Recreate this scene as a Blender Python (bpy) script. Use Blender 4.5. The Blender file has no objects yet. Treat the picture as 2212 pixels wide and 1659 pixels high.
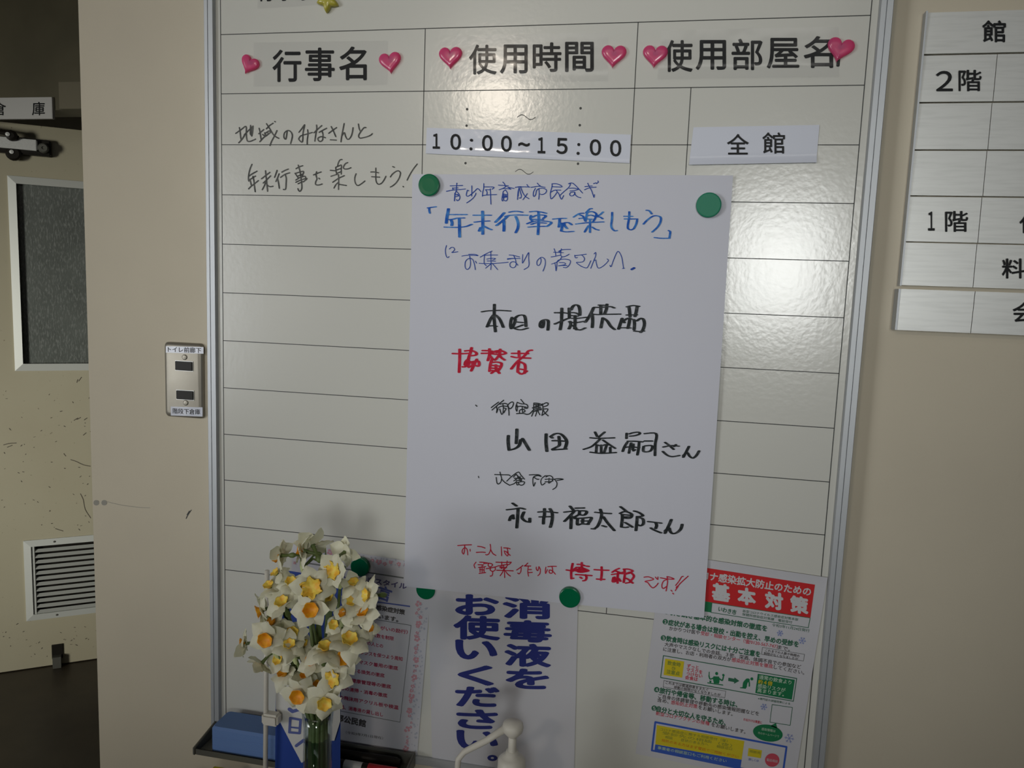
import bpy, bmesh, math, random
from mathutils import Vector, Matrix
random.seed(7)
C = bpy.context.scene.collection
scene = bpy.context.scene
# ------------------------------------------------------------------ camera
# world: x right along the notice board, z up, camera on the -y side; board face is y=0, metres
FPX = 1665.954
CAM = Vector((0.65065, -1.05155, -0.26772))
RIGHT = Vector((0.9798271810, 0.1964056592, 0.0369257680))
DOWN = Vector((0.0594494530, -0.1100498655, -0.9921465565))
FWD = Vector((-0.1907995226, 0.9743273803, -0.1195060585))
cd = bpy.data.cameras.new('camera'); cam = bpy.data.objects.new('camera', cd); C.objects.link(cam)
cd.sensor_width = 36.0; cd.sensor_fit = 'HORIZONTAL'; cd.lens = 36.0 * FPX / 2212.0
cd.clip_start = 0.02; cd.clip_end = 60
m = Matrix((( RIGHT.x, -DOWN.x, -FWD.x, CAM.x), (RIGHT.y, -DOWN.y, -FWD.y, CAM.y), (RIGHT.z, -DOWN.z, -FWD.z, CAM.z), (0, 0, 0, 1)))
cam.matrix_world = m
scene.camera = cam
# ------------------------------------------------------------------ light and exposure
scene.view_settings.view_transform = 'Standard'; scene.view_settings.look = 'None'
scene.view_settings.gamma = 1.0; scene.view_settings.use_curve_mapping = False
scene.view_settings.exposure = 0.10
W = bpy.data.worlds.new('world'); scene.world = W; W.use_nodes = True
W.node_tree.nodes['Background'].inputs[0].default_value = (0.80, 0.88, 1.0, 1)
W.node_tree.nodes['Background'].inputs[1].default_value = 0.05
def area(name, loc, target, sx, sy, power, col=(1, 1, 1), spread=180):
    l = bpy.data.lights.new(name, 'AREA'); l.shape = 'RECTANGLE'; l.size = sx; l.size_y = sy; l.energy = power; l.color = col; l.spread = math.radians(spread)
    o = bpy.data.objects.new(name, l); C.objects.link(o); o.location = loc
    o.rotation_euler = (Vector(target) - Vector(loc)).to_track_quat('-Z', 'Y').to_euler(); return o
# daylight through the glazing of the entrance behind the photographer, the hall's ceiling lamp, and two added fills
area('entrance_window_light', (-2.0, -2.4, -0.22), (0.25, 0, -0.19), 1.1, 1.4, 1.66, (0.96, 0.985, 1.0), 30)
area('side_window_light', (1.36, -4.6, -0.03), (0.56, 0, -0.22), 0.66, 0.84, 1.36, (0.98, 1.0, 0.98), 28)
area('ceiling_lamp_light', (-0.28, -3.0, 0.72), (0.3, 0, -0.1), 0.22, 0.12, 0.95, (1.0, 0.88, 0.74), 60)
area('door_fill_light', (-2.0, -3.6, -0.75), (-1.45, 1.4, -0.9), 0.8, 1.2, 8.0, (1.0, 0.98, 0.9), 42)  # added fill that brightens the door, no known window there
area('overhead_fill_light', (0.5, -1.7, 0.76), (0.5, 0, -0.1), 1.3, 0.3, 1.5, (1.0, 0.97, 0.9))  # added overhead fill, gives the board its top-to-bottom falloff

# ------------------------------------------------------------------ pixel -> point on a real plane
class Plane:
    def __init__(s, org, u, n): s.o = Vector(org); s.u = Vector(u).normalized(); s.n = Vector(n).normalized(); s.v = Vector((0, 0, 1))
    def at(s, px, py, lift=0.0):
        d = RIGHT * ((px - 1106) / FPX) + DOWN * ((py - 829.5) / FPX) + FWD
        o = s.o + s.n * lift
        return CAM + d * ((o - CAM).dot(s.n) / d.dot(s.n))
def board(y=0.0): return Plane((0, y, 0), (1, 0, 0), (0, -1, 0))
def unp(px, py, y): return board(y).at(px, py)

# ------------------------------------------------------------------ materials (procedural)
def mat(name, col, rough=0.5, metal=0.0, spec=0.5, coat=0.0, coat_rough=0.1, bump=None, var=None, alpha=1.0, trans=0.0, sss=0.0, aniso=None, ior=1.45):
    mt = bpy.data.materials.new(name); mt.use_nodes = True; nt = mt.node_tree; b = nt.nodes['Principled BSDF']
    b.inputs['Base Color'].default_value = (*col, 1); b.inputs['Roughness'].default_value = rough; b.inputs['Metallic'].default_value = metal
    b.inputs['Specular IOR Level'].default_value = spec; b.inputs['Coat Weight'].default_value = coat; b.inputs['Coat Roughness'].default_value = coat_rough
    b.inputs['Alpha'].default_value = alpha; b.inputs['Transmission Weight'].default_value = trans; b.inputs['IOR'].default_value = ior
    b.inputs['Subsurface Weight'].default_value = sss
    if sss: b.inputs['Subsurface Radius'].default_value = (0.003, 0.003, 0.002)
    tc = nt.nodes.new('ShaderNodeTexCoord')
    def noise(scale, detail=3, stretch=None):
        n = nt.nodes.new('ShaderNodeTexNoise'); n.inputs['Scale'].default_value = scale; n.inputs['Detail'].default_value = detail
        if stretch:
            mp = nt.nodes.new('ShaderNodeMapping'); mp.inputs['Scale'].default_value = stretch
            nt.links.new(tc.outputs['Object'], mp.inputs[0]); nt.links.new(mp.outputs[0], n.inputs['Vector'])
        else: nt.links.new(tc.outputs['Object'], n.inputs['Vector'])
        return n
    if bump:
        for i, (sc, st, dist, *rest) in enumerate(bump if isinstance(bump, list) else [bump]):
            n = noise(sc, 3, rest[0] if rest else None); bp = nt.nodes.new('ShaderNodeBump'); bp.inputs['Strength'].default_value = st; bp.inputs['Distance'].default_value = dist
            nt.links.new(n.outputs['Fac'], bp.inputs['Height'])
            if i: nt.links.new(last.outputs[0], bp.inputs['Normal'])
            last = bp
        nt.links.new(last.outputs[0], b.inputs['Normal'])
        if coat: nt.links.new(last.outputs[0], b.inputs['Coat Normal'])
    if var:   # (scale, amount, other colour, stretch)
        prev = None
        for v in (var if isinstance(var, list) else [var]):
            sc, lo, hi, oc = v[:4]
            n = noise(sc, 5, v[4] if len(v) > 4 else None); r = nt.nodes.new('ShaderNodeValToRGB')
            r.color_ramp.elements[0].position = lo; r.color_ramp.elements[1].position = hi
            mx = nt.nodes.new('ShaderNodeMix'); mx.data_type = 'RGBA'
            nt.links.new(n.outputs['Fac'], r.inputs[0]); nt.links.new(r.outputs[0], mx.inputs[0])
            if prev: nt.links.new(prev, mx.inputs[6])
            else: mx.inputs[6].default_value = (*col, 1)
            mx.inputs[7].default_value = (*oc, 1); prev = mx.outputs[2]
        nt.links.new(prev, b.inputs['Base Color'])
    return mt
def clear_mat(name, tint=(1, 1, 1), gloss=0.09, rough=0.06, bump=None, tintmix=None):
    mt = bpy.data.materials.new(name); mt.use_nodes = True; nt = mt.node_tree; nt.nodes.clear()
    out = nt.nodes.new('ShaderNodeOutputMaterial'); tr = nt.nodes.new('ShaderNodeBsdfTransparent'); tr.inputs[0].default_value = (*tint, 1)
    gl = nt.nodes.new('ShaderNodeBsdfGlossy'); gl.inputs['Roughness'].default_value = rough
    mx = nt.nodes.new('ShaderNodeMixShader'); fr = nt.nodes.new('ShaderNodeLayerWeight'); fr.inputs['Blend'].default_value = 0.5; pw = nt.nodes.new('ShaderNodeMath'); pw.operation = 'POWER'; pw.inputs[1].default_value = 5.0; nt.links.new(fr.outputs['Facing'], pw.inputs[0])
    ad = nt.nodes.new('ShaderNodeMath'); ad.operation = 'ADD'; ad.inputs[1].default_value = gloss
    nt.links.new(pw.outputs[0], ad.inputs[0]); nt.links.new(ad.outputs[0], mx.inputs[0]); nt.links.new(tr.outputs[0], mx.inputs[1]); nt.links.new(gl.outputs[0], mx.inputs[2])
    if bump:
        n = nt.nodes.new('ShaderNodeTexNoise'); n.inputs['Scale'].default_value = bump[0]; bp = nt.nodes.new('ShaderNodeBump'); bp.inputs['Strength'].default_value = bump[1]; bp.inputs['Distance'].default_value = bump[2]
        tc = nt.nodes.new('ShaderNodeTexCoord'); nt.links.new(tc.outputs['Object'], n.inputs['Vector'])
        nt.links.new(n.outputs['Fac'], bp.inputs['Height']); nt.links.new(bp.outputs[0], gl.inputs['Normal']); nt.links.new(bp.outputs[0], fr.inputs['Normal'])
    s = mx.outputs[0]
    if tintmix:
        df = nt.nodes.new('ShaderNodeBsdfPrincipled'); df.inputs['Base Color'].default_value = (*tintmix[0], 1); df.inputs['Roughness'].default_value = 0.32
        m2 = nt.nodes.new('ShaderNodeMixShader'); m2.inputs[0].default_value = tintmix[1]; nt.links.new(s, m2.inputs[1]); nt.links.new(df.outputs[0], m2.inputs[2]); s = m2.outputs[0]
    nt.links.new(s, out.inputs[0]); return mt

M_WALL = mat('wall_paint', (0.60, 0.545, 0.43), 0.75, bump=[(900, 0.2, 0.0004), (9, 0.12, 0.004)],
             var=[(3.0, 0.35, 0.75, (0.53, 0.48, 0.38)), (600, 0.60, 0.85, (0.50, 0.46, 0.37))])
M_DOOR = mat('door_paint', (0.47, 0.44, 0.32), 0.38, bump=(60, 0.1, 0.001), var=[(2.0, 0.3, 0.8, (0.40, 0.36, 0.25)), (90, 0.70, 0.76, (0.22, 0.19, 0.13))])
M_DARKBR = mat('dark_lintel_brown', (0.125, 0.113, 0.072), 0.45, var=(4, 0.3, 0.7, (0.085, 0.078, 0.05)))  # dark brown tone for the lintel and the storeroom back wall
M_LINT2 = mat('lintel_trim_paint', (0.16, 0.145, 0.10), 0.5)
M_FLOOR = mat('floor_vinyl', (0.06, 0.047, 0.032), 0.4, var=(14, 0.3, 0.7, (0.045, 0.036, 0.026)))
M_CEIL = mat('ceiling_board', (0.6, 0.58, 0.52), 0.9)
M_BOARD = mat('enamel_board', (0.60, 0.60, 0.555), 0.18, spec=0.5, bump=[(150, 0.13, 0.0010), (28, 0.05, 0.002)])
M_ALU = mat('aluminium', (0.46, 0.48, 0.50), 0.48, metal=0.5, bump=(400, 0.1, 0.0004, (1, 1, 0.02)), var=(30, 0.4, 0.8, (0.48, 0.50, 0.52)))
M_ALUW = mat('white_aluminium', (0.60, 0.62, 0.58), 0.4, metal=0.2)
M_LINE = mat('printed_line', (0.035, 0.037, 0.035), 0.5)
M_PAPER = mat('notice_paper', (0.585, 0.595, 0.665), 0.85, spec=0.2, bump=[(5, 0.3, 0.006), (500, 0.12, 0.0003)])
M_PAPERL = mat('laminated_paper', (0.56, 0.56, 0.60), 0.55, coat=0.9, coat_rough=0.10, bump=(16, 0.35, 0.004))
M_PAPERS = mat('label_paper', (0.62, 0.65, 0.74), 0.5, coat=0.8, coat_rough=0.08, bump=(20, 0.25, 0.003))
M_FILM = clear_mat('clear_laminate_film', tint=(0.985, 0.985, 0.99), gloss=0.045, rough=0.10, bump=(25, 0.2, 0.003))
M_SCUFF = mat('brown_scuff', (0.10, 0.085, 0.06), 0.6)
M_BLACK = mat('black_ink', (0.012, 0.013, 0.014), 0.5, spec=0.2)
M_INKB = mat('marker_black', (0.014, 0.018, 0.020), 0.55, spec=0.2, var=(160, 0.50, 0.72, (0.065, 0.072, 0.078)))
M_INKPEN = mat('ballpoint_blue', (0.012, 0.055, 0.32), 0.6, spec=0.2)
M_INKBLUE = mat('marker_blue', (0.006, 0.085, 0.42), 0.6, spec=0.2, var=(110, 0.42, 0.66, (0.06, 0.24, 0.58)))
M_INKRED = mat('marker_red', (0.46, 0.006, 0.030), 0.6, spec=0.2, var=(130, 0.45, 0.7, (0.56, 0.03, 0.07)))
M_WBPEN = mat('whiteboard_pen_black', (0.022, 0.024, 0.020), 0.5, var=(120, 0.45, 0.75, (0.10, 0.10, 0.09)))
M_GREEN = mat('green_plastic', (0.0, 0.135, 0.055), 0.22, spec=0.5)
M_GREEN2 = mat('worn_green_plastic', (0.006, 0.19, 0.105), 0.55, spec=0.5)
M_PINK = clear_mat('pink_acrylic', tint=(1.0, 0.26, 0.46), gloss=0.045, rough=0.16, tintmix=((0.86, 0.13, 0.34), 0.46))
M_YEL = clear_mat('yellow_acrylic', tint=(0.9, 0.85, 0.25), gloss=0.08, rough=0.08, tintmix=((0.55, 0.50, 0.07), 0.7))
M_GREYM = mat('grey_magnet', (0.10, 0.10, 0.09), 0.5)
M_STEEL = mat('brushed_steel_plate', (0.30, 0.28, 0.235), 0.42, metal=0.6, bump=(500, 0.15, 0.0003, (0.05, 1, 1)), var=(20, 0.4, 0.8, (0.24, 0.22, 0.18)))
M_SILVER = mat('silver_sign_plate', (0.70, 0.71, 0.69), 0.40, metal=0.3, bump=(700, 0.1, 0.0003, (0.04, 1, 1)), var=(260, 0.45, 0.7, (0.63, 0.64, 0.62), (0.08, 1, 1)))
M_DARK = mat('dark_plastic', (0.014, 0.012, 0.009), 0.45, spec=0.25)
M_DGREY = mat('dark_grey_metal', (0.15, 0.15, 0.13), 0.4, metal=0.5)
M_GLASS = mat('wired_obscure_glass', (0.135, 0.15, 0.135), 0.30, spec=0.6, bump=[(260, 0.5, 0.001, (1, 1, 0.25)), (3, 0.3, 0.01)], var=[(6, 0.3, 0.8, (0.085, 0.095, 0.085)), (230, 0.5, 0.66, (0.20, 0.215, 0.20), (1, 1, 0.3))])
M_SIGNW = mat('sign_white', (0.50, 0.50, 0.49), 0.4)
M_PETAL = mat('narcissus_petal', (0.84, 0.82, 0.68), 0.55, sss=0.25, var=(90, 0.3, 0.8, (0.76, 0.74, 0.56)))
_nt = M_PETAL.node_tree; _tr = _nt.nodes.new('ShaderNodeBsdfTranslucent'); _tr.inputs[0].default_value = (0.78, 0.80, 0.58, 1); _mx = _nt.nodes.new('ShaderNodeMixShader'); _mx.inputs[0].default_value = 0.28
_out = [n for n in _nt.nodes if n.type == 'OUTPUT_MATERIAL'][0]; _nt.links.new(_nt.nodes['Principled BSDF'].outputs[0], _mx.inputs[1]); _nt.links.new(_tr.outputs[0], _mx.inputs[2]); _nt.links.new(_mx.outputs[0], _out.inputs[0])
M_CUP = mat('narcissus_corona', (0.82, 0.40, 0.015), 0.5, sss=0.2, var=(160, 0.35, 0.7, (0.72, 0.22, 0.01)))
M_CUPY = mat('narcissus_corona_yellow', (0.80, 0.62, 0.10), 0.5, sss=0.2, var=(160, 0.4, 0.7, (0.80, 0.40, 0.02)))
M_GREENP = mat('narcissus_stem_green', (0.075, 0.115, 0.030), 0.5, var=(40, 0.3, 0.7, (0.12, 0.16, 0.05)))
M_LEAF = mat('narcissus_leaf_green', (0.030, 0.050, 0.018), 0.5)
M_BUD = mat('bud_pale_green', (0.50, 0.56, 0.28), 0.5, sss=0.2)
M_VASE = clear_mat('vase_glass', tint=(0.93, 0.97, 0.98), gloss=0.07, rough=0.03)
M_WATER = clear_mat('vase_water', tint=(0.50, 0.60, 0.56), gloss=0.05, rough=0.03)
M_BLUEF = mat('eraser_blue', (0.125, 0.23, 0.50), 0.65, bump=(300, 0.3, 0.0005))
M_BLUE = mat('banner_blue', (0.012, 0.05, 0.30), 0.6)
M_CLOTH = mat('banner_white', (0.62, 0.62, 0.60), 0.7)
M_WPLAST = mat('white_plastic', (0.66, 0.63, 0.56), 0.4, sss=0.05)
M_TABLE = mat('table_laminate', (0.42, 0.36, 0.27), 0.5, var=(30, 0.3, 0.7, (0.36, 0.30, 0.22), (1, 12, 1)))
M_YCARD = mat('yellow_card', (0.75, 0.68, 0.05), 0.6)
PR = {k: mat('print_' + k, c, 0.55, spec=0.3, coat=0.6, coat_rough=0.12) for k, c in dict(
    red=(0.56, 0.018, 0.022), green=(0.010, 0.17, 0.065), dgreen=(0.028, 0.135, 0.075), text=(0.075, 0.07, 0.07), white=(0.56, 0.56, 0.58), yellow=(0.62, 0.50, 0.015),
    rtext=(0.55, 0.075, 0.11), blue=(0.035, 0.10, 0.46), flake=(0.22, 0.27, 0.52), navy=(0.018, 0.028, 0.19), olive=(0.24, 0.27, 0.04), orange=(0.62, 0.20, 0.01),
    pink=(0.56, 0.29, 0.33), greyblue=(0.38, 0.40, 0.48), grey=(0.16, 0.17, 0.17), rose=(0.40, 0.045, 0.09), pblue=(0.10, 0.13, 0.36), lilac=(0.10, 0.09, 0.20), pale=(0.40, 0.55, 0.42)).items()}

# ------------------------------------------------------------------ mesh building
class G:
    def __init__(s): s.v = []; s.f = []
    def poly(s, pts): n = len(s.v); s.v += [Vector(p) for p in pts]; s.f.append(list(range(n, n + len(pts))))
    def box(s, a, b):
        x0, y0, z0 = a; x1, y1, z1 = b; s.hexa([(x0, y0, z0), (x1, y0, z0), (x1, y1, z0), (x0, y1, z0), (x0, y0, z1), (x1, y0, z1), (x1, y1, z1), (x0, y1, z1)])
    def hexa(s, p):
        n = len(s.v); s.v += [Vector(q) for q in p]
        s.f += [[n + i for i in q] for q in ((3, 2, 1, 0), (4, 5, 6, 7), (0, 1, 5, 4), (1, 2, 6, 5), (2, 3, 7, 6), (3, 0, 4, 7))]
    def slab(s, quad, nrm, t):   # quad of points on a surface, thickened backwards from the outer face
        q = [Vector(p) for p in quad]; b = [p - Vector(nrm) * t for p in q]; n = len(s.v); k = len(q); s.v += q + b
        s.f.append(list(range(n, n + k))); s.f.append([n + k + i for i in reversed(range(k))])
        for i in range(k): j = (i + 1) % k; s.f.append([n + i, n + k + i, n + k + j, n + j])
    def tube(s, pts, r, n=8, cap=True):
        pts = [Vector(p) for p in pts]; rs = r if isinstance(r, (list, tuple)) else [r] * len(pts); base = len(s.v); prevx = None
        for i, p in enumerate(pts):
            t = (pts[min(i + 1, len(pts) - 1)] - pts[max(i - 1, 0)]).normalized()
            x = prevx if prevx is not None else (Vector((0, 0, 1)) if abs(t.z) < .9 else Vector((1, 0, 0)))
            x = (x - t * x.dot(t)).normalized(); prevx = x; y = t.cross(x)
            for k in range(n): a = 2 * math.pi * k / n; s.v.append(p + (x * math.cos(a) + y * math.sin(a)) * rs[i])
        for i in range(len(pts) - 1):
            for k in range(n): j = (k + 1) % n; s.f.append([base + i * n + k, base + i * n + j, base + (i + 1) * n + j, base + (i + 1) * n + k])
        if cap: s.f.append([base + k for k in reversed(range(n))]); s.f.append([base + (len(pts) - 1) * n + k for k in range(n)])
    def lathe(s, org, axis, prof, n=24):   # profile (radius, height along axis)
        a = Vector(axis).normalized(); x = a.orthogonal().normalized(); y = a.cross(x); base = len(s.v); o = Vector(org)
        for r, h in prof:
            for k in range(n): t = 2 * math.pi * k / n; s.v.append(o + a * h + (x * math.cos(t) + y * math.sin(t)) * max(r, 1e-5))
        for i in range(len(prof) - 1):
            for k in range(n): j = (k + 1) % n; s.f.append([base + i * n + k, base + i * n + j, base + (i + 1) * n + j, base + (i + 1) * n + k])
    def build(s, name, m, parent=None, smooth=False, bevel=0, keep_origin=None, recalc=True):
        me = bpy.data.meshes.new(name)
        if parent is not None: off = wloc(parent)
        elif keep_origin is not None: off = Vector(keep_origin)
        else:
            lo = [min(v[i] for v in s.v) for i in range(3)]; hi = [max(v[i] for v in s.v) for i in range(3)]
            off = Vector(((lo[0] + hi[0]) / 2, (lo[1] + hi[1]) / 2, lo[2]))
        me.from_pydata([tuple(v - off) for v in s.v], [], s.f); me.materials.append(m)
        if recalc or bevel:
            bm = bmesh.new(); bm.from_mesh(me)
            if bevel:
                bmesh.ops.remove_doubles(bm, verts=bm.verts, dist=1e-7)
                bmesh.ops.bevel(bm, geom=[e for e in bm.edges if len(e.link_faces) == 2 and e.calc_face_angle(0) > 0.6], offset=bevel, segments=2, affect='EDGES')
            bmesh.ops.recalc_face_normals(bm, faces=bm.faces); bm.to_mesh(me); bm.free()
        if smooth:
            for p in me.polygons: p.use_smooth = True
        o = bpy.data.objects.new(name, me); C.objects.link(o)
        if parent is not None: o.parent = parent
        else: o.location = off
        return o
def wloc(o):
    v = Vector(o.location); p = o.parent
    while p: v += Vector(p.location); p = p.parent
    return v
def empty(name, loc): o = bpy.data.objects.new(name, None); C.objects.link(o); o.location = loc; o.empty_display_size = 0.02; return o
def tag(o, label=None, cat=None, group=None, kind=None):
    if label: o['label'] = label
    if cat: o['category'] = cat
    if group: o['group'] = group
    if kind: o['kind'] = kind
    return o
def rect(a, b, c, d, g=None): g = g or G(); g.poly([a, b, c, d]); return g

# flat lettering: the built-in font turned into a mesh and fitted on a plane
_tc = {}
def text_mesh(s, bold=0.0, res=3):
    k = (s, round(bold, 3), res)
    if k in _tc: return _tc[k]
    cu = bpy.data.curves.new('t', 'FONT'); cu.body = s; cu.size = 1.0; cu.resolution_u = res
    o = bpy.data.objects.new('t', cu); C.objects.link(o); dg = bpy.context.evaluated_depsgraph_get()
    me = bpy.data.meshes.new_from_object(o.evaluated_get(dg))
    v = [(p.co.x, p.co.y) for p in me.vertices]; f = [list(p.vertices) for p in me.polygons]
    bpy.data.objects.remove(o); bpy.data.curves.remove(cu); bpy.data.meshes.remove(me)
    v = [(x, y, 0.0) for x, y in v]
    if bold and v:   # heavier weight: the same outline printed again a little shifted, like a bold typeface
        v0, f0 = v, f; v, f = [], []
        for i, (ddx, ddy) in enumerate(((0, 0), (1, 0), (-1, 0), (0, 1), (0, -1), (.7, .7), (-.7, .7), (.7, -.7), (-.7, -.7))[:9 if bold > .02 else 5]):
            n0 = len(v); v += [(x + ddx * bold * 1.15, y + ddy * bold * 1.15, i * 8e-6) for x, y, _ in v0]; f += [[n0 + q for q in p] for p in f0]
    if v:
        xs = [p[0] for p in v]; ys = [p[1] for p in v]; bb = (min(xs), max(xs), min(ys), max(ys))
    else: bb = (0, 1, 0, 1)
    _tc[k] = (v, f, bb); return _tc[k]
def add_text(g, s, pl, A, B, h, bold=0.0, lift=0.0003, res=3, wob=None):
    """A, B: photo px of the centres of the first and last character, h: character height in px"""
    v, f, (x0, x1, y0, y1) = text_mesh(s, bold, res)
    a = pl.at(*A); b = pl.at(*B); d = b - a; L = d.length; u = d.normalized()
    mid = ((A[0] + B[0]) / 2, (A[1] + B[1]) / 2); hw = (pl.at(mid[0], mid[1] - h / 2) - pl.at(mid[0], mid[1] + h / 2)).length
    n = pl.n; w = n.cross(u); w = w if w.z > 0 else -w
    full = L + hw * 0.92 if len(s) > 1 else hw * 0.95 * (x1 - x0)
    sx = full / (x1 - x0) if x1 > x0 else 1; sy = hw / 0.92; c = (a + b) / 2; xc = (x0 + x1) / 2
    base = len(g.v)
    for p in v: g.v.append(c + u * ((p[0] - xc) * sx) + w * ((p[1] - 0.36) * sy) + n * (lift + p[2]))
    g.f += [[base + i for i in q] for q in f]
def add_glyph(g, s, pl, x0, x1, y0, y1, O=(0, 0), sc=1.0, bold=0.0, lift=0.0003, res=4, slant=0.0):
    """fit the ink box of s to a box given in px (optionally of a crop: origin O, scale sc)"""
    v, f, (a0, a1, b0, b1) = text_mesh(s, bold, res); base = len(g.v)
    X0, X1, Y0, Y1 = O[0] + x0 / sc, O[0] + x1 / sc, O[1] + y0 / sc, O[1] + y1 / sc
    for p in v:
        fx = (p[0] - a0) / (a1 - a0); fy = (p[1] - b0) / (b1 - b0)
        g.v.append(pl.at(X0 + fx * (X1 - X0), Y1 + fy * (Y0 - Y1) + slant * (fx - .5) * (X1 - X0), lift + p[2]))
    g.f += [[base + i for i in q] for q in f]
def nib(g, pts, hw, hh, pl, lift, smooth=True):
    """sweep a flat nib (half width, half height in px) along a px polyline on a plane"""
    if smooth and len(pts) > 2:
        q = []; P = [pts[0]] + pts + [pts[-1]]
        for i in range(1, len(P) - 2):
            p0, p1, p2, p3 = P[i - 1:i + 3]
            for t in (0, .25, .5, .75):
                q.append(tuple(.5 * (2 * p1[k] + (p2[k] - p0[k]) * t + (2 * p0[k] - 5 * p1[k] + 4 * p2[k] - p3[k]) * t * t + (3 * p1[k] - p0[k] - 3 * p2[k] + p3[k]) * t ** 3) for k in (0, 1)))
        q.append(pts[-1]); pts = q
    oc = [(math.cos(math.pi * (i + .5) / 5) * hw * 1.03, math.sin(math.pi * (i + .5) / 5) * hh * 1.03) for i in range(10)]
    for (x0, y0), (x1, y1) in zip(pts, pts[1:]):
        P = sorted(set([(round(x0 + a, 3), round(y0 + b, 3)) for a, b in oc] + [(round(x1 + a, 3), round(y1 + b, 3)) for a, b in oc]))
        def half(P):
            h = []
            for p in P:
                while len(h) > 1 and (h[-1][0] - h[-2][0]) * (p[1] - h[-2][1]) - (h[-1][1] - h[-2][1]) * (p[0] - h[-2][0]) <= 0: h.pop()
                h.append(p)
            return h[:-1]
        hull = half(P) + half(P[::-1])
        if len(hull) > 2: g.nk = getattr(g, 'nk', 0) + 1; g.poly([pl(px, py, lift + (g.nk % 24) * 9e-6) for px, py in hull])

# ------------------------------------------------------------------ the setting
ZF, ZC = -1.76, 0.80
g = G(); g.box((-4.0, -5.2, ZF - .05), (4.0, 4.0, ZF)); tag(g.build('floor', M_FLOOR), kind='structure')
g = G(); g.box((-4.0, -5.2, ZC), (4.0, 4.0, ZC + .05)); tag(g.build('ceiling', M_CEIL), kind='structure')
g = G(); g.box((-0.2495, 0.02, ZF), (4.0, 0.16, ZC)); wall_front = tag(g.build('wall_front', M_WALL), kind='structure')
g = G(); g.box((-2.62, -5.2, ZF), (-2.5, 4.0, ZC)); tag(g.build('wall_left', M_WALL), kind='structure')
g = G(); g.box((2.9, -5.2, ZF), (3.0, 0.02, ZC)); tag(g.build('wall_right', M_WALL), kind='structure')
g = G(); g.box((-2.5, 3.0, ZF), (1.2, 3.1, ZC)); tag(g.build('wall_back', M_DARKBR), kind='structure')
g = G(); g.box((-2.5, 1.2, 0.262), (1.0, 1.3, ZC)); lintel = tag(g.build('wall_lintel', M_DARKBR), kind='structure')
hp = Plane((0, 1.2, 0), (1, 0, 0), (0, -1, 0))
a = hp.at(134, 180); b = hp.at(136, 262)
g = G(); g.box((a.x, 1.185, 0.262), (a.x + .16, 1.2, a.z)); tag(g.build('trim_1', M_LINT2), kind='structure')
wp = Plane((0, 0.02, 0), (1, 0, 0), (0, -1, 0))
# scuffs and pencil marks that stay on the wall paint
g = G()
for q in ([(402, 1120), (406, 1112), (413, 1102)], [(404, 1112), (409, 1104)]): nib(g, q, .9, .9, wp.at, .0003)
g.build('scuff_mark', M_LINE, wall_front)
M_PRINT = mat('grey_finger_mark', (0.30, 0.29, 0.25), 0.7)
g = G()
for cx in (208, 225): nib(g, [(cx - 1.5, 1086), (cx + 1.5, 1086)], 4.5, 5.5, wp.at, .0003)
g.build('smudge', M_PRINT, wall_front)
g = G(); nib(g, [(232, 1084), (262, 1091), (300, 1096), (324, 1097)], .45, .45, wp.at, .0003); g.build('scratch', M_PRINT, wall_front)

# ------------------------------------------------------------------ the open storeroom door, 36 degrees off the board wall
cA, sA = math.cos(math.radians(35.985)), math.sin(math.radians(35.985))
D0 = Vector((-1.71537, 1.26723, ZF)); DU = Vector((cA, sA, 0)); DN = Vector((sA, -cA, 0))
dp = Plane(D0, DU, DN)
def dpt(t, z, lift=0.0): return D0 + DU * t + Vector((0, 0, z - ZF)) + DN * lift
def dslab(g, t0, t1, z0, z1, front, back):
    g.hexa([dpt(t0, z0, back), dpt(t1, z0, back), dpt(t1, z0, front), dpt(t0, z0, front), dpt(t0, z1, back), dpt(t1, z1, back), dpt(t1, z1, front), dpt(t0, z1, front)])
def tz(px, py): p = dp.at(px, py) - D0; return p.dot(DU), p.z + ZF
door = empty('door_1', dpt(-0.40, ZF)); tag(door, kind='structure')
w0, z1 = tz(15, 379); _, z0 = tz(34, 801); w0b, _ = tz(34, 801); wl = (w0 + w0b) / 2
lt0, lz1 = tz(50, 1168); lt1, lz0 = tz(58, 1341); lt = (lt0 + lt1) / 2
WR, LR = wl + .46, lt + .46; DR = 0.52
g = G()   # leaf with openings for window and louver
for (t0, t1, a, b) in ((-.40, DR, ZF + .004, lz0), (-.40, lt, lz0, lz1), (LR, DR, lz0, lz1), (-.40, DR, lz1, z0), (-.40, wl, z0, z1), (WR, DR, z0, z1), (-.40, DR, z1, 0.2505)):
    dslab(g, t0, t1, a, b, 0, -.036)
g.build('door_leaf', M_DOOR, door)
wf = empty('door_window', dpt(wl, z0)); wf.parent = door; wf.location = dpt(wl, z0) - wloc(door)
def frame4(parent, t0, t1, a, b, w, front, name, m):
    o = [(t0, a), (t1, a), (t1, b), (t0, b)]; i = [(t0 + w, a + w), (t1 - w, a + w), (t1 - w, b - w), (t0 + w, b - w)]
    for k in range(4):
        j = (k + 1) % 4; g = G()
        g.hexa([dpt(*o[k], -.002), dpt(*o[j], -.002), dpt(*i[j], -.002), dpt(*i[k], -.002), dpt(*o[k], front * .6), dpt(*o[j], front * .6), dpt(*i[j], front), dpt(*i[k], front)])
        g.build(name, m, parent)
frame4(wf, wl, WR, z0, z1, .026, .010, 'window_frame', M_ALUW)
g = G(); dslab(g, wl + .02, WR - .02, z0 + .02, z1 - .02, -.012, -.018); g.build('glass_pane', M_GLASS, wf)
lv = empty('louver_vent', (0, 0, 0)); lv.parent = door; lv.location = dpt(lt, lz0) - wloc(door)
frame4(lv, lt, LR, lz0, lz1, .024, .009, 'vent_frame', M_ALUW)
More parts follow.
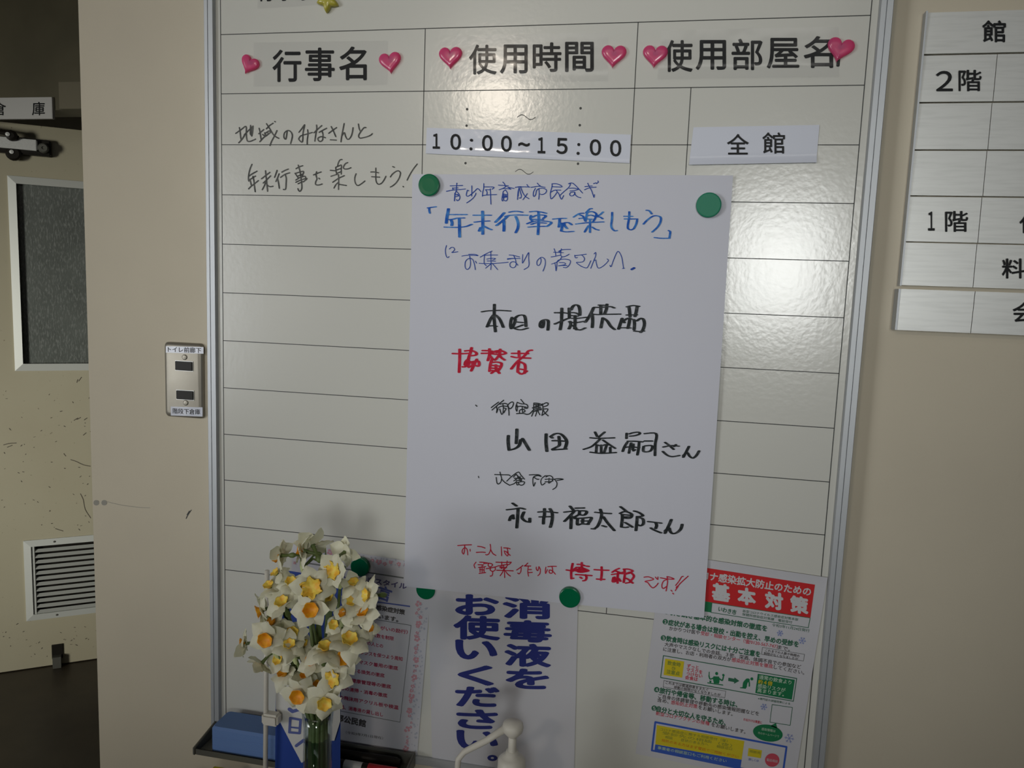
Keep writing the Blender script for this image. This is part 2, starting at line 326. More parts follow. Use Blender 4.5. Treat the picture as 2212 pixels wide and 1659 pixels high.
g = G(); dslab(g, lt + .02, lt + .034, lz0 + .02, lz1 - .02, .004, -.03); g.build('vent_inner_edge', M_ALUW, lv)
NS = 12; sp = (lz1 - lz0 - .052) / NS; slat = None
for k in range(NS):
    zz = lz1 - .032 - sp * (k + .80)
    if slat is None:
        g = G(); t0, t1 = lt + .036, LR - .03
        g.hexa([dpt(t0, zz, .003), dpt(t1, zz, .003), dpt(t1, zz + sp * .40, -.010), dpt(t0, zz + sp * .40, -.010), dpt(t0, zz + .0015, .005), dpt(t1, zz + .0015, .005), dpt(t1, zz + sp * .40 + .0015, -.008), dpt(t0, zz + sp * .40 + .0015, -.008)])
        slat = g.build('slat', M_ALUW, lv); first = zz
    else:
        o = slat.copy(); C.objects.link(o); o.location.z += zz - first
g = G(); dslab(g, lt + .02, LR - .02, lz0 + .02, lz1 - .02, -.026, -.030); g.build('vent_backing', M_DARK, lv)
g = G()
for t in (lt + .10, lt + .30):
    for z in (lz0 + .012, lz1 - .012): g.lathe(dpt(t, z, .008), DN, [(0, .002), (.003, .002), (.004, 0)], 10)
g.build('vent_screw', M_DGREY, lv)
# scratches and chips in the door paint
g = G(); rnd = random.Random(3)
marks = [[(153, 993), (165, 997), (180, 1004), (195, 1007)], [(174, 1067), (180, 1080), (184, 1100), (196, 1119)], [(8, 961), (20, 958), (35, 957)], [(16, 966), (26, 962)], [(120, 1142), (136, 1147)],
         [(138, 980), (142, 985)], [(160, 908), (168, 903)], [(176, 815), (170, 823)], [(168, 820), (166, 826)], [(130, 889), (134, 888)], [(174, 902), (166, 906)], [(180, 940), (186, 935)], [(182, 907), (188, 903)], [(157, 868), (158, 870)]]
for q in marks: nib(g, q, .8, .8, dp.at, .0004)
for k in range(80):
    x = rnd.uniform(2, 198); y = rnd.choice([rnd.uniform(900, 1150), rnd.uniform(1345, 1425), rnd.uniform(820, 1150)])
    a = rnd.uniform(-1, 1); l = rnd.uniform(.5, 4.5); nib(g, [(x, y), (x + l * math.cos(a), y + l * math.sin(a))], rnd.uniform(.3, .8), rnd.uniform(.3, .9), dp.at, .0004)
g.build('paint_scratches', M_SCUFF, door); 
# kick-down door stop at the foot of the door
ks = empty('door_stop', (0, 0, 0)); ks.parent = door; t_, _ = tz(125, 1436); ks.location = dpt(t_, ZF) - wloc(door)
g = G(); dslab(g, t_ - .018, t_ + .018, ZF + .03, ZF + .085, .006, 0); g.build('stop_bracket', M_DARK, ks)
g = G(); dslab(g, t_ - .014, t_ + .014, ZF + .001, ZF + .045, .03, .006); g.build('stop_foot', M_DGREY, ks)
# overhead door closer
q0, q1 = tz(96, 322); dc = empty('door_closer', (0, 0, 0)); dc.parent = door; dc.location = dpt(q0, q1) - wloc(door)
tl, zt = tz(-90, 300); g = G(); dslab(g, tl, tz(84, 320)[0], tz(84, 328)[1] - .003, tz(84, 307)[1], .048, .002); g.build('closer_cover', M_SILVER, dc, bevel=.003)
g = G(); dslab(g, tl, q0 + .022, tz(100, 340)[1], tz(100, 305)[1], .03, 0); g.build('closer_body', M_DARK, dc, bevel=.004)
g = G(); g.lathe(dpt(*tz(97, 324), .03), DN, [(.017, 0), (.017, .018), (.013, .022), (.005, .022), (.004, .018), (0, .018)], 16); g.build('closer_end_cap', M_DGREY, dc, smooth=False)
a1, b1 = tz(22, 294); a2, b2 = tz(32, 338)
g = G(); g.tube([dpt(a1 - .25, b1 + .02, .06), dpt(a1, b1, .06), dpt(a1 + .03, b1 - .012, .05)], .009, 8); g.lathe(dpt(a1 + .012, b1 - .006, .05), DN, [(.018, 0), (.018, .012), (.009, .016), (0, .016)], 14); g.build('closer_arm', M_DARK, dc)
g = G(); g.lathe(dpt(a2, b2 + .006, .02), DN, [(.024, 0), (.024, .012), (.018, .016), (0, .016)], 16); g.build('closer_knob', M_DARK, dc)
g = G(); g.lathe(dpt(a2 - .004, b2 + .010, .036), DN, [(.007, 0), (.007, .003), (0, .004)], 10); g.lathe(dpt(a1 + .002, b1 - .004, .066), DN, [(.007, 0), (.007, .003), (0, .004)], 10); g.build('closer_screw', M_SILVER, dc)

# sign above the door
g = G(); a = hp.at(-190, 211.5); b = hp.at(118, 211.5); c = hp.at(120.5, 258)
g.slab([(b.x - .42, 1.188, c.z), (b.x, 1.188, c.z), (b.x, 1.188, b.z), (b.x - .42, 1.188, b.z)], (0, -1, 0), .012)
sgn = g.build('room_sign', M_SIGNW, bevel=.001); tag(sgn, 'narrow white storeroom name plate above the grey door, left edge of frame', 'sign')
sp_ = Plane((0, 1.188, 0), (1, 0, 0), (0, -1, 0))
for ch, x0_, x1_ in (('庫', 69, 97), ('倉', -17, 13)): g = G(); add_glyph(g, ch, sp_, x0_, x1_, 220, 249.5, bold=.012); g.build('character', M_BLACK, sgn)

# ------------------------------------------------------------------ light switch plate
pl = Plane((0, .012, 0), (1, 0, 0), (0, -1, 0))
sw = empty('switch_plate', wp.at(402, 901))
tag(sw, 'brushed steel double light switch plate on beige wall left of the board', 'switch')
c = [wp.at(358, 739), wp.at(446, 741), wp.at(447, 903), wp.at(361, 899)]
X0, X1 = (c[0].x + c[3].x) / 2 + .001, (c[1].x + c[2].x) / 2 - .003; Z1, Z0 = (c[0].z + c[1].z) / 2, (c[2].z + c[3].z) / 2
g = G(); n = len(g.v)
def rr(x0, x1, z0, z1, r, y, n=5):
    out = []
    for cx, cz, a0 in ((x1 - r, z1 - r, 0), (x0 + r, z1 - r, 90), (x0 + r, z0 + r, 180), (x1 - r, z0 + r, 270)):
        for k in range(n + 1): a = math.radians(a0 + 90 * k / n); out.append(Vector((cx + r * math.cos(a), y, cz + r * math.sin(a))))
    return out
def rings(g, rs, capl=True):
    base = len(g.v); k = len(rs[0])
    for r in rs: g.v += r
    for i in range(len(rs) - 1):
        for j in range(k): q = (j + 1) % k; g.f.append([base + i * k + j, base + i * k + q, base + (i + 1) * k + q, base + (i + 1) * k + j])
    if capl: g.f.append([base + (len(rs) - 1) * k + j for j in range(k)])
rings(g, [rr(X0 + e, X1 - e, Z0 + e, Z1 - e, .006, y) for e, y in ((0, .0199), (0, .0165), (.0012, .0140), (.0035, .0125), (.0065, .012))])
g.build('cover_plate', M_STEEL, sw, smooth=True)
zo = lambda x, y: (340 + x / 8.294, 720 + y / 8.294)
for (x0, x1, y0, y1) in ((322, 645, 485, 685), (342, 662, 1008, 1205)):
    a = pl.at(*zo(x0, y0)); b = pl.at(*zo(x1, y1)); g = G(); g.box((a.x, .0112, b.z), (b.x, .0119, a.z)); bz = g.build('switch_bezel', M_SILVER, sw)
    e = .0008; g = G(); g.box((a.x + e, .0095, b.z + e), (b.x - e, .0113, a.z - e)); g.build('rocker', M_DARK, sw, bevel=.0006)
for x, y in ((488, 428), (508, 1245)):
    g = G(); g.lathe(pl.at(*zo(x, y), 0.0001), (0, -1, 0), [(.0042, 0), (.0042, .0008), (.0032, .0014), (0, .0016)], 14); g.build('screw', M_STEEL, sw)
for (x0, x1, y0, y1, s) in ((152, 825, 232, 352, 'トイレ前廊下'), (240, 808, 1312, 1478, '階段下倉庫')):
    a, b, c_, d = (pl.at(*zo(x0, y0), .0004), pl.at(*zo(x1, y0 + 14), .0004), pl.at(*zo(x1, y1 + 14), .0004), pl.at(*zo(x0, y1 - 6), .0004))
    g = G(); g.slab([d, c_, b, a], (0, -1, 0), .0003); lb = g.build('label_sticker', M_PAPERS, sw)
    g = G(); w_ = (x1 - x0) / (len(s) + .4)
    add_text(g, s, pl, zo(x0 + w_ * .75, (y0 + y1) / 2 - 3), zo(x1 - w_ * .72, (y0 + y1) / 2 + 14), 11.5, bold=.008, lift=.0006); g.build('lettering', M_BLACK, lb)

# ------------------------------------------------------------------ the event board
PIT, HD, WID = 0.07149, 0.08199, 0.873
COL = [0.30637, 0.59262, 0.66425]
bd = empty('event_board', (0.4365, 0.0, -0.985))
tag(bd, 'large white enamel event board ruled in rows with aluminium frame', 'board')
TOP, BOT = 0.345, -0.972; LX, RX = -0.0078, 0.8815
g = G(); g.box((LX - .004, 0, BOT - .004), (RX + .004, .019, TOP)); g.build('enamel_panel', M_BOARD, bd)
bp = board(0.0)
LW = .00055
def line(x0, x1, z0, z1): g = G(); g.box((x0, -.00025, z0), (x1, .0005, z1)); g.build('grid_line', M_LINE, bd)
for k in [-1] + list(range(0, 11)):
    z = HD if k == -1 else -k * PIT
    line(0, WID, z - LW, z + LW)
line(-LW, LW, -.965, TOP); line(WID - LW, WID + LW, -.965, TOP)
line(COL[0] - LW, COL[0] + LW, -10 * PIT, HD); line(COL[1] - LW, COL[1] + LW, -10 * PIT, HD); line(COL[2] - LW, COL[2] + LW, -10 * PIT, 0)
# printed time marks in each row
dx = [(1009 + 0, 0), (1254, 0)]
xa, xb, xt = bp.at(1009, 234).x, bp.at(1254, 236).x, bp.at(1137, 252).x
g = G()
for r in range(10):
    zc = -r * PIT
    for x in (xa, xb):
        for zz in (zc - .0245, zc - .0462): g.lathe((x, 0, zz), (0, -1, 0), [(.0017, 0), (.0017, .0003), (0, .0003)], 10)
    P = [Vector((xt - .0125 + .025 * i / 12, 0, zc - .0355 + .0032 * math.sin(2 * math.pi * i / 12))) for i in range(13)]
    for p, q in zip(P, P[1:]): g.poly([p + Vector((0, -.0003, .0005)), q + Vector((0, -.0003, .0005)), q + Vector((0, -.0003, -.0005)), p + Vector((0, -.0003, -.0005))])
g.build('printed_time_marks', M_LINE, bd)
# frame: stepped aluminium extrusion on both sides and along the bottom
def rail_v(xin, s):   # s=-1 left, +1 right
    prof = [(0, .004), (0, -.004), (.0014, -.006), (.0085, -.006), (.0090, -.0035), (.0096, -.0035), (.0100, -.0055), (.0150, -.0055), (.0162, -.004), (.0162, .0199), (0, .0199)] if s < 0 else [(0, .004), (0, -.004), (.0014, -.006), (.0068, -.006), (.0073, -.0035), (.0079, -.0035), (.0083, -.0055), (.0150, -.0055), (.0160, -.004), (.0160, .0199), (0, .0199)]
    g = G(); k = len(prof); g.v = [Vector((xin + s * a, b, BOT - .012)) for a, b in prof] + [Vector((xin + s * a, b, TOP)) for a, b in prof]
    for i in range(k): j = (i + 1) % k; g.f.append([i, j, k + j, k + i])
    g.f += [list(range(k)), [k + i for i in reversed(range(k))]]
    g.build('frame_rail', M_ALU, bd)
rail_v(LX, -1); rail_v(RX, 1)
g = G(); prof = [(0, 0), (0, -.004), (-.0018, -.006), (-.0105, -.0065), (-.0120, -.005), (-.0125, .0199), (0, .0199)]; k = len(prof)
g.v = [Vector((LX, b, BOT + a)) for a, b in prof] + [Vector((RX, b, BOT + a)) for a, b in prof]
for i in range(k): j = (i + 1) % k; g.f.append([i, j, k + j, k + i])
g.f += [list(range(k)), [k + i for i in reversed(range(k))]]; g.build('frame_rail', M_ALU, bd)
# handwriting on the board and its heading letters
INKM = dict(black=M_WBPEN, blue=M_INKPEN, brightblue=M_INKBLUE, red=M_INKRED)
# (sheet, colour, crop x, crop y, crop width, nib width, nib height, strokes): pen strokes as traced lines, px of the photograph
INK = [
('board','black',500,260,160,2.9,2.5,"125,390 300,265 430,180 440,400 455,560 490,625 580,620 715,560;235,215 255,330 270,480 290,590;215,670 320,550 400,420;380,430 500,310 625,190;570,150 560,270 560,410;640,170 630,300 605,470;565,410 605,470;585,220 590,400;825,235 850,340 870,480 890,590;815,400 960,275;845,635 960,510 1060,440 1180,350;930,420 980,455 1060,430;1000,390 1130,310 1160,360;990,370 1010,450;1060,345 1100,400;1040,250 1130,160 1240,85;1045,100 1130,230 1230,400 1310,480 1410,535;1355,305 1290,450 1200,620 1150,750;1290,32 1305,42;1660,330 1640,470 1615,560 1570,520 1565,430 1600,350 1690,300 1770,340 1815,440 1800,560 1765,690"),
('board','black',650,260,160,2.9,2.5,"-60,355 30,240 110,130 80,270 55,420 55,560 30,650 -30,610 -65,550 -15,470 60,440 200,400 340,360;200,280 210,420 190,560 185,710;465,140 470,250 445,400 425,530 415,620;390,370 470,290 620,155;545,355 640,300 765,235;620,310 655,400 655,500 640,590 580,630 520,600 510,530 580,490 650,490 730,520;905,185 960,300 1040,485;830,385 940,300 1065,215;880,580 1055,590;1290,95 1250,300 1215,480 1195,640;1215,480 1260,400 1300,370 1330,470 1380,555 1430,560 1490,490 1530,380 1555,220;1715,110 1740,240 1785,350;1940,215 1880,220 1800,320 1735,420 1725,490 1770,530 1850,520 2000,480 2100,430 2130,395"),
('board','black',525,340,180,2.9,2.5,"235,185 190,290 155,420 140,560 150,630;150,500 250,430 370,365;160,600 240,550 330,495;185,590 200,660 220,740;145,835 220,760 300,700 405,615;260,500 285,620 300,760 320,910;490,565 600,480 710,395;535,680 620,600 730,490;595,355 605,480 625,640 635,760 650,900;600,640 570,740 510,855;620,700 660,750 720,775 790,765;900,345 870,440 835,530;955,435 920,530 870,640;915,570 940,680 960,820;1030,390 1110,345 1200,310;995,530 1110,450 1235,410;1120,460 1145,560 1140,700 1135,800 1120,850 1070,850;1405,300 1490,250 1580,220;1465,205 1500,330 1530,480 1550,640 1560,780 1545,860 1500,900 1470,870 1455,830;1380,420 1420,480 1460,540;1400,420 1500,390 1600,370 1590,440 1570,480;1440,500 1560,450;1400,600 1520,530 1640,500 1660,560;1400,660 1530,600 1690,560 1600,650;1460,700 1560,650 1600,640;1460,540 1560,520;1870,465 1960,425 2070,385;1950,380 1935,470 1960,570 1930,640 1920,700 1950,730 2020,730 2095,705;2010,550 2030,570"),
('board','black',700,340,205,2.7,2.4,"315,210 330,130 370,60 420,50;270,230 340,200 400,180 400,270 400,390;270,230 280,330 300,400;290,290 390,260;300,370 400,330;145,300 250,310;160,440 280,400;550,120 490,150 450,230 480,270 560,265 625,240;200,580 330,490 470,425;335,400 340,560 335,745;320,590 270,640 230,715;340,625 430,640 520,655;745,380 720,450 715,540 740,620 790,655 860,620 950,550;1205,250 1205,420 1210,540 1240,610 1290,625 1350,590 1400,520 1440,440;1090,340 1180,340 1270,360;1110,450 1200,455 1295,460;1600,215 1640,230;1545,455 1600,380 1690,320 1750,320 1780,370 1750,480 1680,590 1600,660 1545,690;2170,155 2080,270 2000,400 1935,530;1840,675 1850,685"),
('notice','blue',960,385,170,1.9,1.6,"170,220 340,215 520,205;355,140 345,250 345,350;235,280 390,275;235,275 250,320;65,370 250,335 450,320 595,305;340,350 310,440 290,640;300,420 285,640;340,370 400,430 440,530 420,600 370,635 345,600;320,460 390,480;320,520 400,500 370,450;650,340 690,355;650,340 625,430 620,480 650,510 720,480 850,370 940,295 1030,380;775,215 775,350 770,505;885,420 880,460 820,550 730,630 630,695;1110,155 1105,300 1080,400 1070,510;1115,245 1250,245 1370,250 1395,270 1340,310;1160,325 1290,325;1160,325 1200,390 1195,460;1070,490 1200,475 1340,465 1470,460;1290,300 1300,470 1310,730;1645,110 1690,160 1710,220;1520,195 1640,205 1800,215;1540,325 1650,285 1760,215;1780,250 1960,290;1650,290 1780,295 1870,310 1780,250;1720,330 1660,370 1640,450 1620,600 1640,640 1665,590 1670,450;1720,330 1770,410 1775,520 1770,600 1730,640 1690,625;1660,440 1770,470;1640,520 1760,510;1650,480 1740,490;1650,545 1760,530;1995,260 2100,240 2160,238;2100,270 2070,400 2055,600;2090,300 2075,500;2110,280 2140,400 2165,500 2140,560 2100,555"),
('notice','blue',1120,385,180,1.9,1.6,"0,235 150,230 300,235;225,170 275,240;60,240 110,370 180,480 280,545;235,410 190,480 120,570;500,130 540,180 585,210;335,245 450,225 560,215 710,245;450,270 400,370 395,460 420,485 460,430 480,330 540,280 640,265 730,300 745,350 700,410 620,435 580,420;545,290 550,430 540,560;890,150 1010,150 1120,190 1145,235 900,225;890,150 890,230 850,380 850,480 870,550 960,470 1020,380;870,370 960,320 1120,320;1000,320 1080,430 1140,560 1200,460;1090,480 1130,430 1230,340 1340,240 1380,150 1330,150;1330,150 1380,130 1450,140 1560,240 1700,395;1350,270 1470,265 1590,290;1370,340 1480,330 1590,300;1470,370 1390,380 1360,430 1390,470 1460,460 1500,390 1490,370 1520,450 1580,500 1655,520;1765,225 1860,215 1960,210;1755,310 1880,260 2060,240;1840,135 1880,220 1940,330 1980,440 2005,510;2020,440 2010,500;1995,145 2060,125;2110,75 2120,110 2070,145"),
('notice','brightblue',915,440,190,4.6,2.3,"110,110 200,95 320,80;150,120 150,180 165,240"),
('notice','brightblue',915,440,190,6.8,2.3,"630,130 610,250 590,350 575,490;600,275 850,275 1080,275;650,400 750,390 850,365 1020,360;690,400 720,480 710,550;540,590 700,595 900,595 1080,570 1210,520;900,370 905,550 910,840;1265,290 1480,290 1690,290;1290,465 1450,445 1650,435;1485,190 1490,400 1490,770;1440,600 1400,690;1490,550 1600,610 1710,655;2030,230 1920,350 1810,465;2110,320 2000,420 1900,500 1835,550;2020,430 2025,560 2020,690;2060,320 2150,300"),
('notice','brightblue',1100,440,190,6.2,2.3,"5,215 100,195 230,195 330,215;-20,300 60,290 200,285 460,290;165,325 210,430 230,540 210,640 165,730;530,205 700,195 930,240;740,200 745,400 735,600 725,780;550,300 540,380 590,440;590,340 700,290 880,290 920,320 860,370;610,395 850,400;455,505 600,450 800,435 1060,470 960,570;560,520 700,480 920,490;490,590 700,575 960,570;1110,390 1250,375 1430,370;1270,380 1265,480 1250,590;1330,490 1330,600 1310,690;1310,690 1430,710 1620,700;1380,490 1400,560 1460,625;1400,480 1500,480 1570,530"),
('notice','brightblue',1230,440,230,5,2.3,"470,105 420,115 350,190;90,280 200,210 300,200;210,230 290,270 330,360;210,310 300,300;370,190 460,165 550,200 580,270;370,190 350,300 340,370;370,255 450,240 530,265;350,320 470,325;560,230 540,300 490,380;700,175 640,230 570,270 640,280 690,315;140,425 350,400 710,380;430,330 430,440;430,450 430,600;400,460 360,520 320,590;480,490 540,530 610,550;890,185 885,330 870,450 890,520 940,565 990,560;1245,170 1240,300 1215,450 1220,520 1280,545 1340,520;1340,520 1390,420 1410,320;1140,265 1310,265;1150,320 1390,320;1600,140 1660,150 1710,215;1540,425 1620,340 1740,260 1850,260 1900,300 1885,400 1820,500 1720,590;2060,560 2095,590 2075,720;1770,705 1900,720 2080,720"),
('notice','blue',950,520,210,1.7,1.5,"155,110 130,200 135,300 160,370 185,385 210,360;220,190 260,155 310,155 340,200 310,240 280,270 415,250;505,350 650,330 870,340;660,310 800,310 860,330;680,350 700,480 690,590 640,650 590,630 575,540 600,450 680,400 750,430 790,540 810,660;810,465 840,510;1190,235 1050,300 920,375;1020,330 1010,430 1015,520 1060,570;1020,330 1170,325 1320,325;1160,250 1165,420 1170,560 1160,660;1070,420 1180,400 1270,410 1200,440;1080,460 1270,465;895,515 1000,520 1200,520 1400,505 1560,490;1160,530 1110,570 1045,625;1200,520 1260,590 1320,660;1580,325 1680,335 1820,370;1540,425 1680,405 1830,405;1540,410 1700,400;1680,330 1720,420 1740,520 1720,590 1670,615 1610,590 1600,520 1650,480 1720,490 1780,560;1890,315 1885,410 1885,510 1950,400 2025,270 2025,400 2035,530 2010,600 1920,655"),
('notice','blue',1150,520,240,1.7,1.5,"165,335 175,400 160,460 125,495 95,470 100,400 160,340 210,335 255,380 260,470 240,540 215,605;435,160 460,230 470,310;580,160 565,260 590,320 660,310 735,270;425,230 520,235 620,240;520,215 600,180 765,175;540,225 580,190;375,325 460,310 560,290;590,320 540,390 460,440 385,465;450,440 465,520 475,600 490,500 500,410 560,375 680,370 760,400 740,480 680,535 620,530;540,435 640,440 655,475 520,500;520,500 600,495 690,495;850,300 960,285 1075,270;845,290 860,340 900,335;990,290 1040,350 1020,410 960,430 880,435 960,500 1040,535 1100,530 1165,400;1230,265 1265,235 1260,310 1220,410 1165,550;1230,400 1265,385 1275,450 1300,530 1340,545 1430,490 1515,400 1490,365;1545,490 1570,515 1620,380 1700,215 1770,300 1800,440 1815,550;1795,555 1835,550"),
('notice','blue',1150,520,240,6,4,"1980,570 2025,545"),
('notice','black',1030,640,190,7.2,2.6,"445,205 440,400 440,600 470,890;135,390 300,365 600,355 840,370;420,470 350,570 260,770;470,470 560,550 620,660 670,780;310,745 420,740 500,755;890,530 860,620 850,740 870,815;950,570 1020,500 1120,470 1200,490 1230,600 1240,760;990,645 1160,660;900,780 960,650 970,580;1160,720 1000,780 930,790 1010,830 1130,840 1280,800;1690,620 1680,720 1650,790 1600,760 1600,680 1650,610 1740,585 1800,620 1800,740 1790,850;2140,300 2135,500 2130,650 2100,840;1980,410 2100,420;1970,690 2080,650 2160,620"),
('notice','black',1195,640,210,7.4,2.7,"200,275 195,450 190,600 160,760;50,375 200,370 350,390;45,630 130,590 250,540 320,510;365,270 370,400 370,500;410,310 450,230 510,195 580,220 610,320 610,430;420,370 520,380 600,420;430,440 560,450;430,500 560,500 780,475;390,570 400,650 360,740;500,440 500,600 490,740;370,580 500,600 700,570;430,660 500,700 530,760;500,740 620,765 730,720;920,260 860,390 790,510 730,590;940,250 1100,250 1300,235 1390,265;1045,200 1180,205;1085,200 1085,400;1225,180 1210,300 1170,400;850,400 1000,415 1200,410 1520,405;890,400 900,560 890,710;1130,490 1110,600 1085,715;1150,500 1230,560 1310,680 1400,755;1680,240 1820,210 1950,230;1725,250 1740,350 1750,470;1910,230 1890,350 1860,460;1680,425 1900,420;1570,500 1530,620 1490,745;1600,560 1700,500 1790,520;1745,500 1730,600 1700,730;1490,720 1600,715 1760,720;1570,530 1620,600;1840,530 1850,640 1840,760;1900,560 2000,500 2060,540 2075,650 2040,760 1990,820;1850,790 1950,800 2060,790"),
('notice','red',970,740,190,6.8,3.4,"270,170 270,400 255,745;100,275 280,280 490,270;570,130 540,250 490,400 500,480;410,210 560,200 680,250 680,310 560,330;500,400 420,480 400,560;350,610 420,600 460,520;430,520 550,480 600,560 500,620;480,600 520,480;700,420 650,520 560,710;600,480 720,460 760,520 740,590 650,570;640,520 600,560;850,200 1000,205 1150,230;830,270 1000,265 1150,240;1020,160 1020,300 980,450;1030,330 1080,390 1120,430;1290,170 1270,300 1180,420;1150,220 1300,200 1430,265 1300,300 1070,280;1260,300 1320,380 1400,435;1200,250 1300,200;1080,430 1040,560 1020,720;1130,420 1160,440;1060,500 1200,490 1320,520 1300,620 1240,700;1060,570 1260,590;1050,640 1250,650;1060,700 1240,710;1130,720 1070,770;1210,700 1270,770;1180,560 1190,720;1590,270 1770,270 1990,275;1760,210 1770,380;1580,350 1660,370 1800,380 2040,390;2090,190 2000,210 1900,330 1750,450 1640,570 1570,660;1770,480 1740,600 1730,740;1780,480 1900,540 1920,650 1900,770;1790,665 1900,680;1740,740 1830,790 1960,715"),
('notice','black',1020,855,180,2.3,2.3,"95,245 130,275;510,310 600,240 705,165;530,375 640,280 720,210 840,115;650,290 660,360 650,445 690,340;700,310 800,270 960,280;740,220 860,200 930,215;820,230 830,330 820,440;735,350 760,430 790,490 840,430 900,360;850,320 910,340;850,440 890,360;940,250 1000,190 1070,160 1100,200 1070,290 1000,340 950,260;960,300 975,400 980,510;1200,170 1170,250 1160,340 1190,405 1200,300 1190,240;1200,170 1300,210 1430,220 1480,270 1460,330 1380,320;1295,95 1380,200;1190,290 1300,275 1440,300;1330,300 1340,430;1260,440 1260,390 1310,360 1390,370 1400,420 1340,435;1180,470 1350,465 1450,490 1530,470 1620,380 1640,360;1640,190 1760,200 1860,230;1640,190 1630,330 1620,440 1580,540;1600,320 1750,260 1850,250;1640,230 1780,230;1680,290 1820,300;1700,230 1690,330;1760,230 1770,340;1600,320 1720,330 1840,340;1650,410 1760,390;1720,350 1710,440 1680,535;1740,350 1760,430 1800,500;1650,370 1840,370;1870,210 1880,330 1870,440 1850,520;1870,230 1960,185 2020,200 2000,250 1900,290;1880,350 2010,350 1960,440 1870,510;1890,380 1940,460 2020,530"),
('notice','black',1080,910,220,7.6,3.2,"185,310 180,450 200,620;200,625 330,590 420,520 450,400;370,170 365,320 355,480;490,375 560,490 640,625;1005,275 1000,450 1020,650;1100,330 1200,270 1320,275 1420,370 1450,460 1410,600;1100,330 1140,360;1150,420 1260,420 1390,430;1280,330 1290,420 1290,520 1210,570 1140,605;1150,620 1280,610 1440,600"),
('notice','black',1250,910,270,6.4,2.9,"290,190 330,270;460,190 400,240 360,275;210,290 350,300 630,290;380,310 310,380 220,450 90,495;430,330 530,400 645,475;320,420 310,540;320,415 400,430 480,410 510,420;400,420 400,550;500,410 450,550;560,460 560,550;210,545 400,565 660,550;850,210 845,300;900,220 960,200 1060,190 1080,220 1000,250 910,260;870,350 1000,350 1130,360;860,370 810,450 780,530;1070,370 1060,480 1040,590;820,460 900,450 1070,460;930,380 910,460 890,560;970,400 960,500;970,520 1000,500;1170,215 1370,215 1355,400 1350,600;1170,345 1300,345;1150,440 1150,530 1270,520 1300,430 1180,430;1530,370 1600,420 1680,490;1500,450 1640,425 1770,435;1720,410 1690,440;1490,530 1560,590 1650,620 1780,600;1950,440 1900,540 1850,630;1850,600 1920,550 1960,610 2020,645 2080,600 2130,520"),
('notice','black',1020,1010,210,2.1,2.1,"145,195 155,225;515,155 650,160 830,165 870,190;635,100 655,180 670,250 650,330 600,370 565,340 550,220;670,250 740,330 855,400;790,305 900,200 1050,100 1110,170 1190,260;855,400 960,360 1010,310;940,215 1000,160 1040,220 950,300;960,240 1150,250;980,280 1130,290 1000,150;1060,220 1080,290;1090,200 1110,290;1010,320 1020,390 1060,380 1040,330;1040,340 1110,320 1190,325 1170,380 1110,400 1060,370;1300,165 1420,160 1520,165 1570,200 1490,180 1400,210 1380,300 1400,420 1435,340;1410,220 1470,260 1520,265;1670,180 1590,240 1560,320 1590,395 1660,350;1680,210 1760,180 1830,220 1830,290 1760,350;1660,265 1740,260 1850,265;1660,320 1740,320 1840,300;1750,240 1740,350;1700,180 1690,210;1850,265 1960,250 2075,265 1930,290;1880,270 1930,350 1910,440 1835,495"),
('notice','black',1085,1075,200,7.4,3,"250,130 340,195;120,285 300,265 430,245 540,270;380,260 370,450 350,715;260,410 210,450 175,540;255,430 270,500;520,340 480,430 480,490 560,560 660,580;660,580 660,490;870,340 1050,330 1310,355;900,455 1150,450;1010,260 1010,400 990,500 985,620;1140,260 1190,350 1200,470 1180,600 1150,700;1620,200 1700,290;1490,340 1650,320 1800,300;1720,320 1620,430 1490,560;1650,430 1645,600 1640,730;1690,450 1760,480;1760,245 1950,240;1850,310 1980,310 2020,340 1960,410 1830,400;1850,310 1840,390;1740,450 1850,390;1790,490 2000,475 2130,470 2090,560 2040,630;1800,500 1800,640 1900,620 2060,630;1930,480 1920,620;1900,550 2080,550;1730,490 1790,500"),
('notice','black',1275,1075,210,7.2,2.9,"230,260 260,360 240,480 170,640 90,700;120,325 300,345 470,355;40,700 100,705;300,430 400,570 550,740;280,630 360,655;690,200 770,260 830,310;680,350 770,310 880,330 950,380 900,460 740,450;730,380 730,480 710,650;720,375 900,390;740,430 880,430;710,660 800,670 860,660;800,560 870,600 960,660;1000,295 1110,330 1200,400 1110,420;1070,420 1060,560 1040,740;1110,440 1200,480 1210,580 1150,630 1090,610;1320,535 1450,550 1610,570;1490,560 1510,620 1490,690;1380,680 1460,730 1610,790;1845,490 1780,640 1700,800;1700,750 1790,680 1820,760 1880,810 1980,780 2060,700 2090,600"),
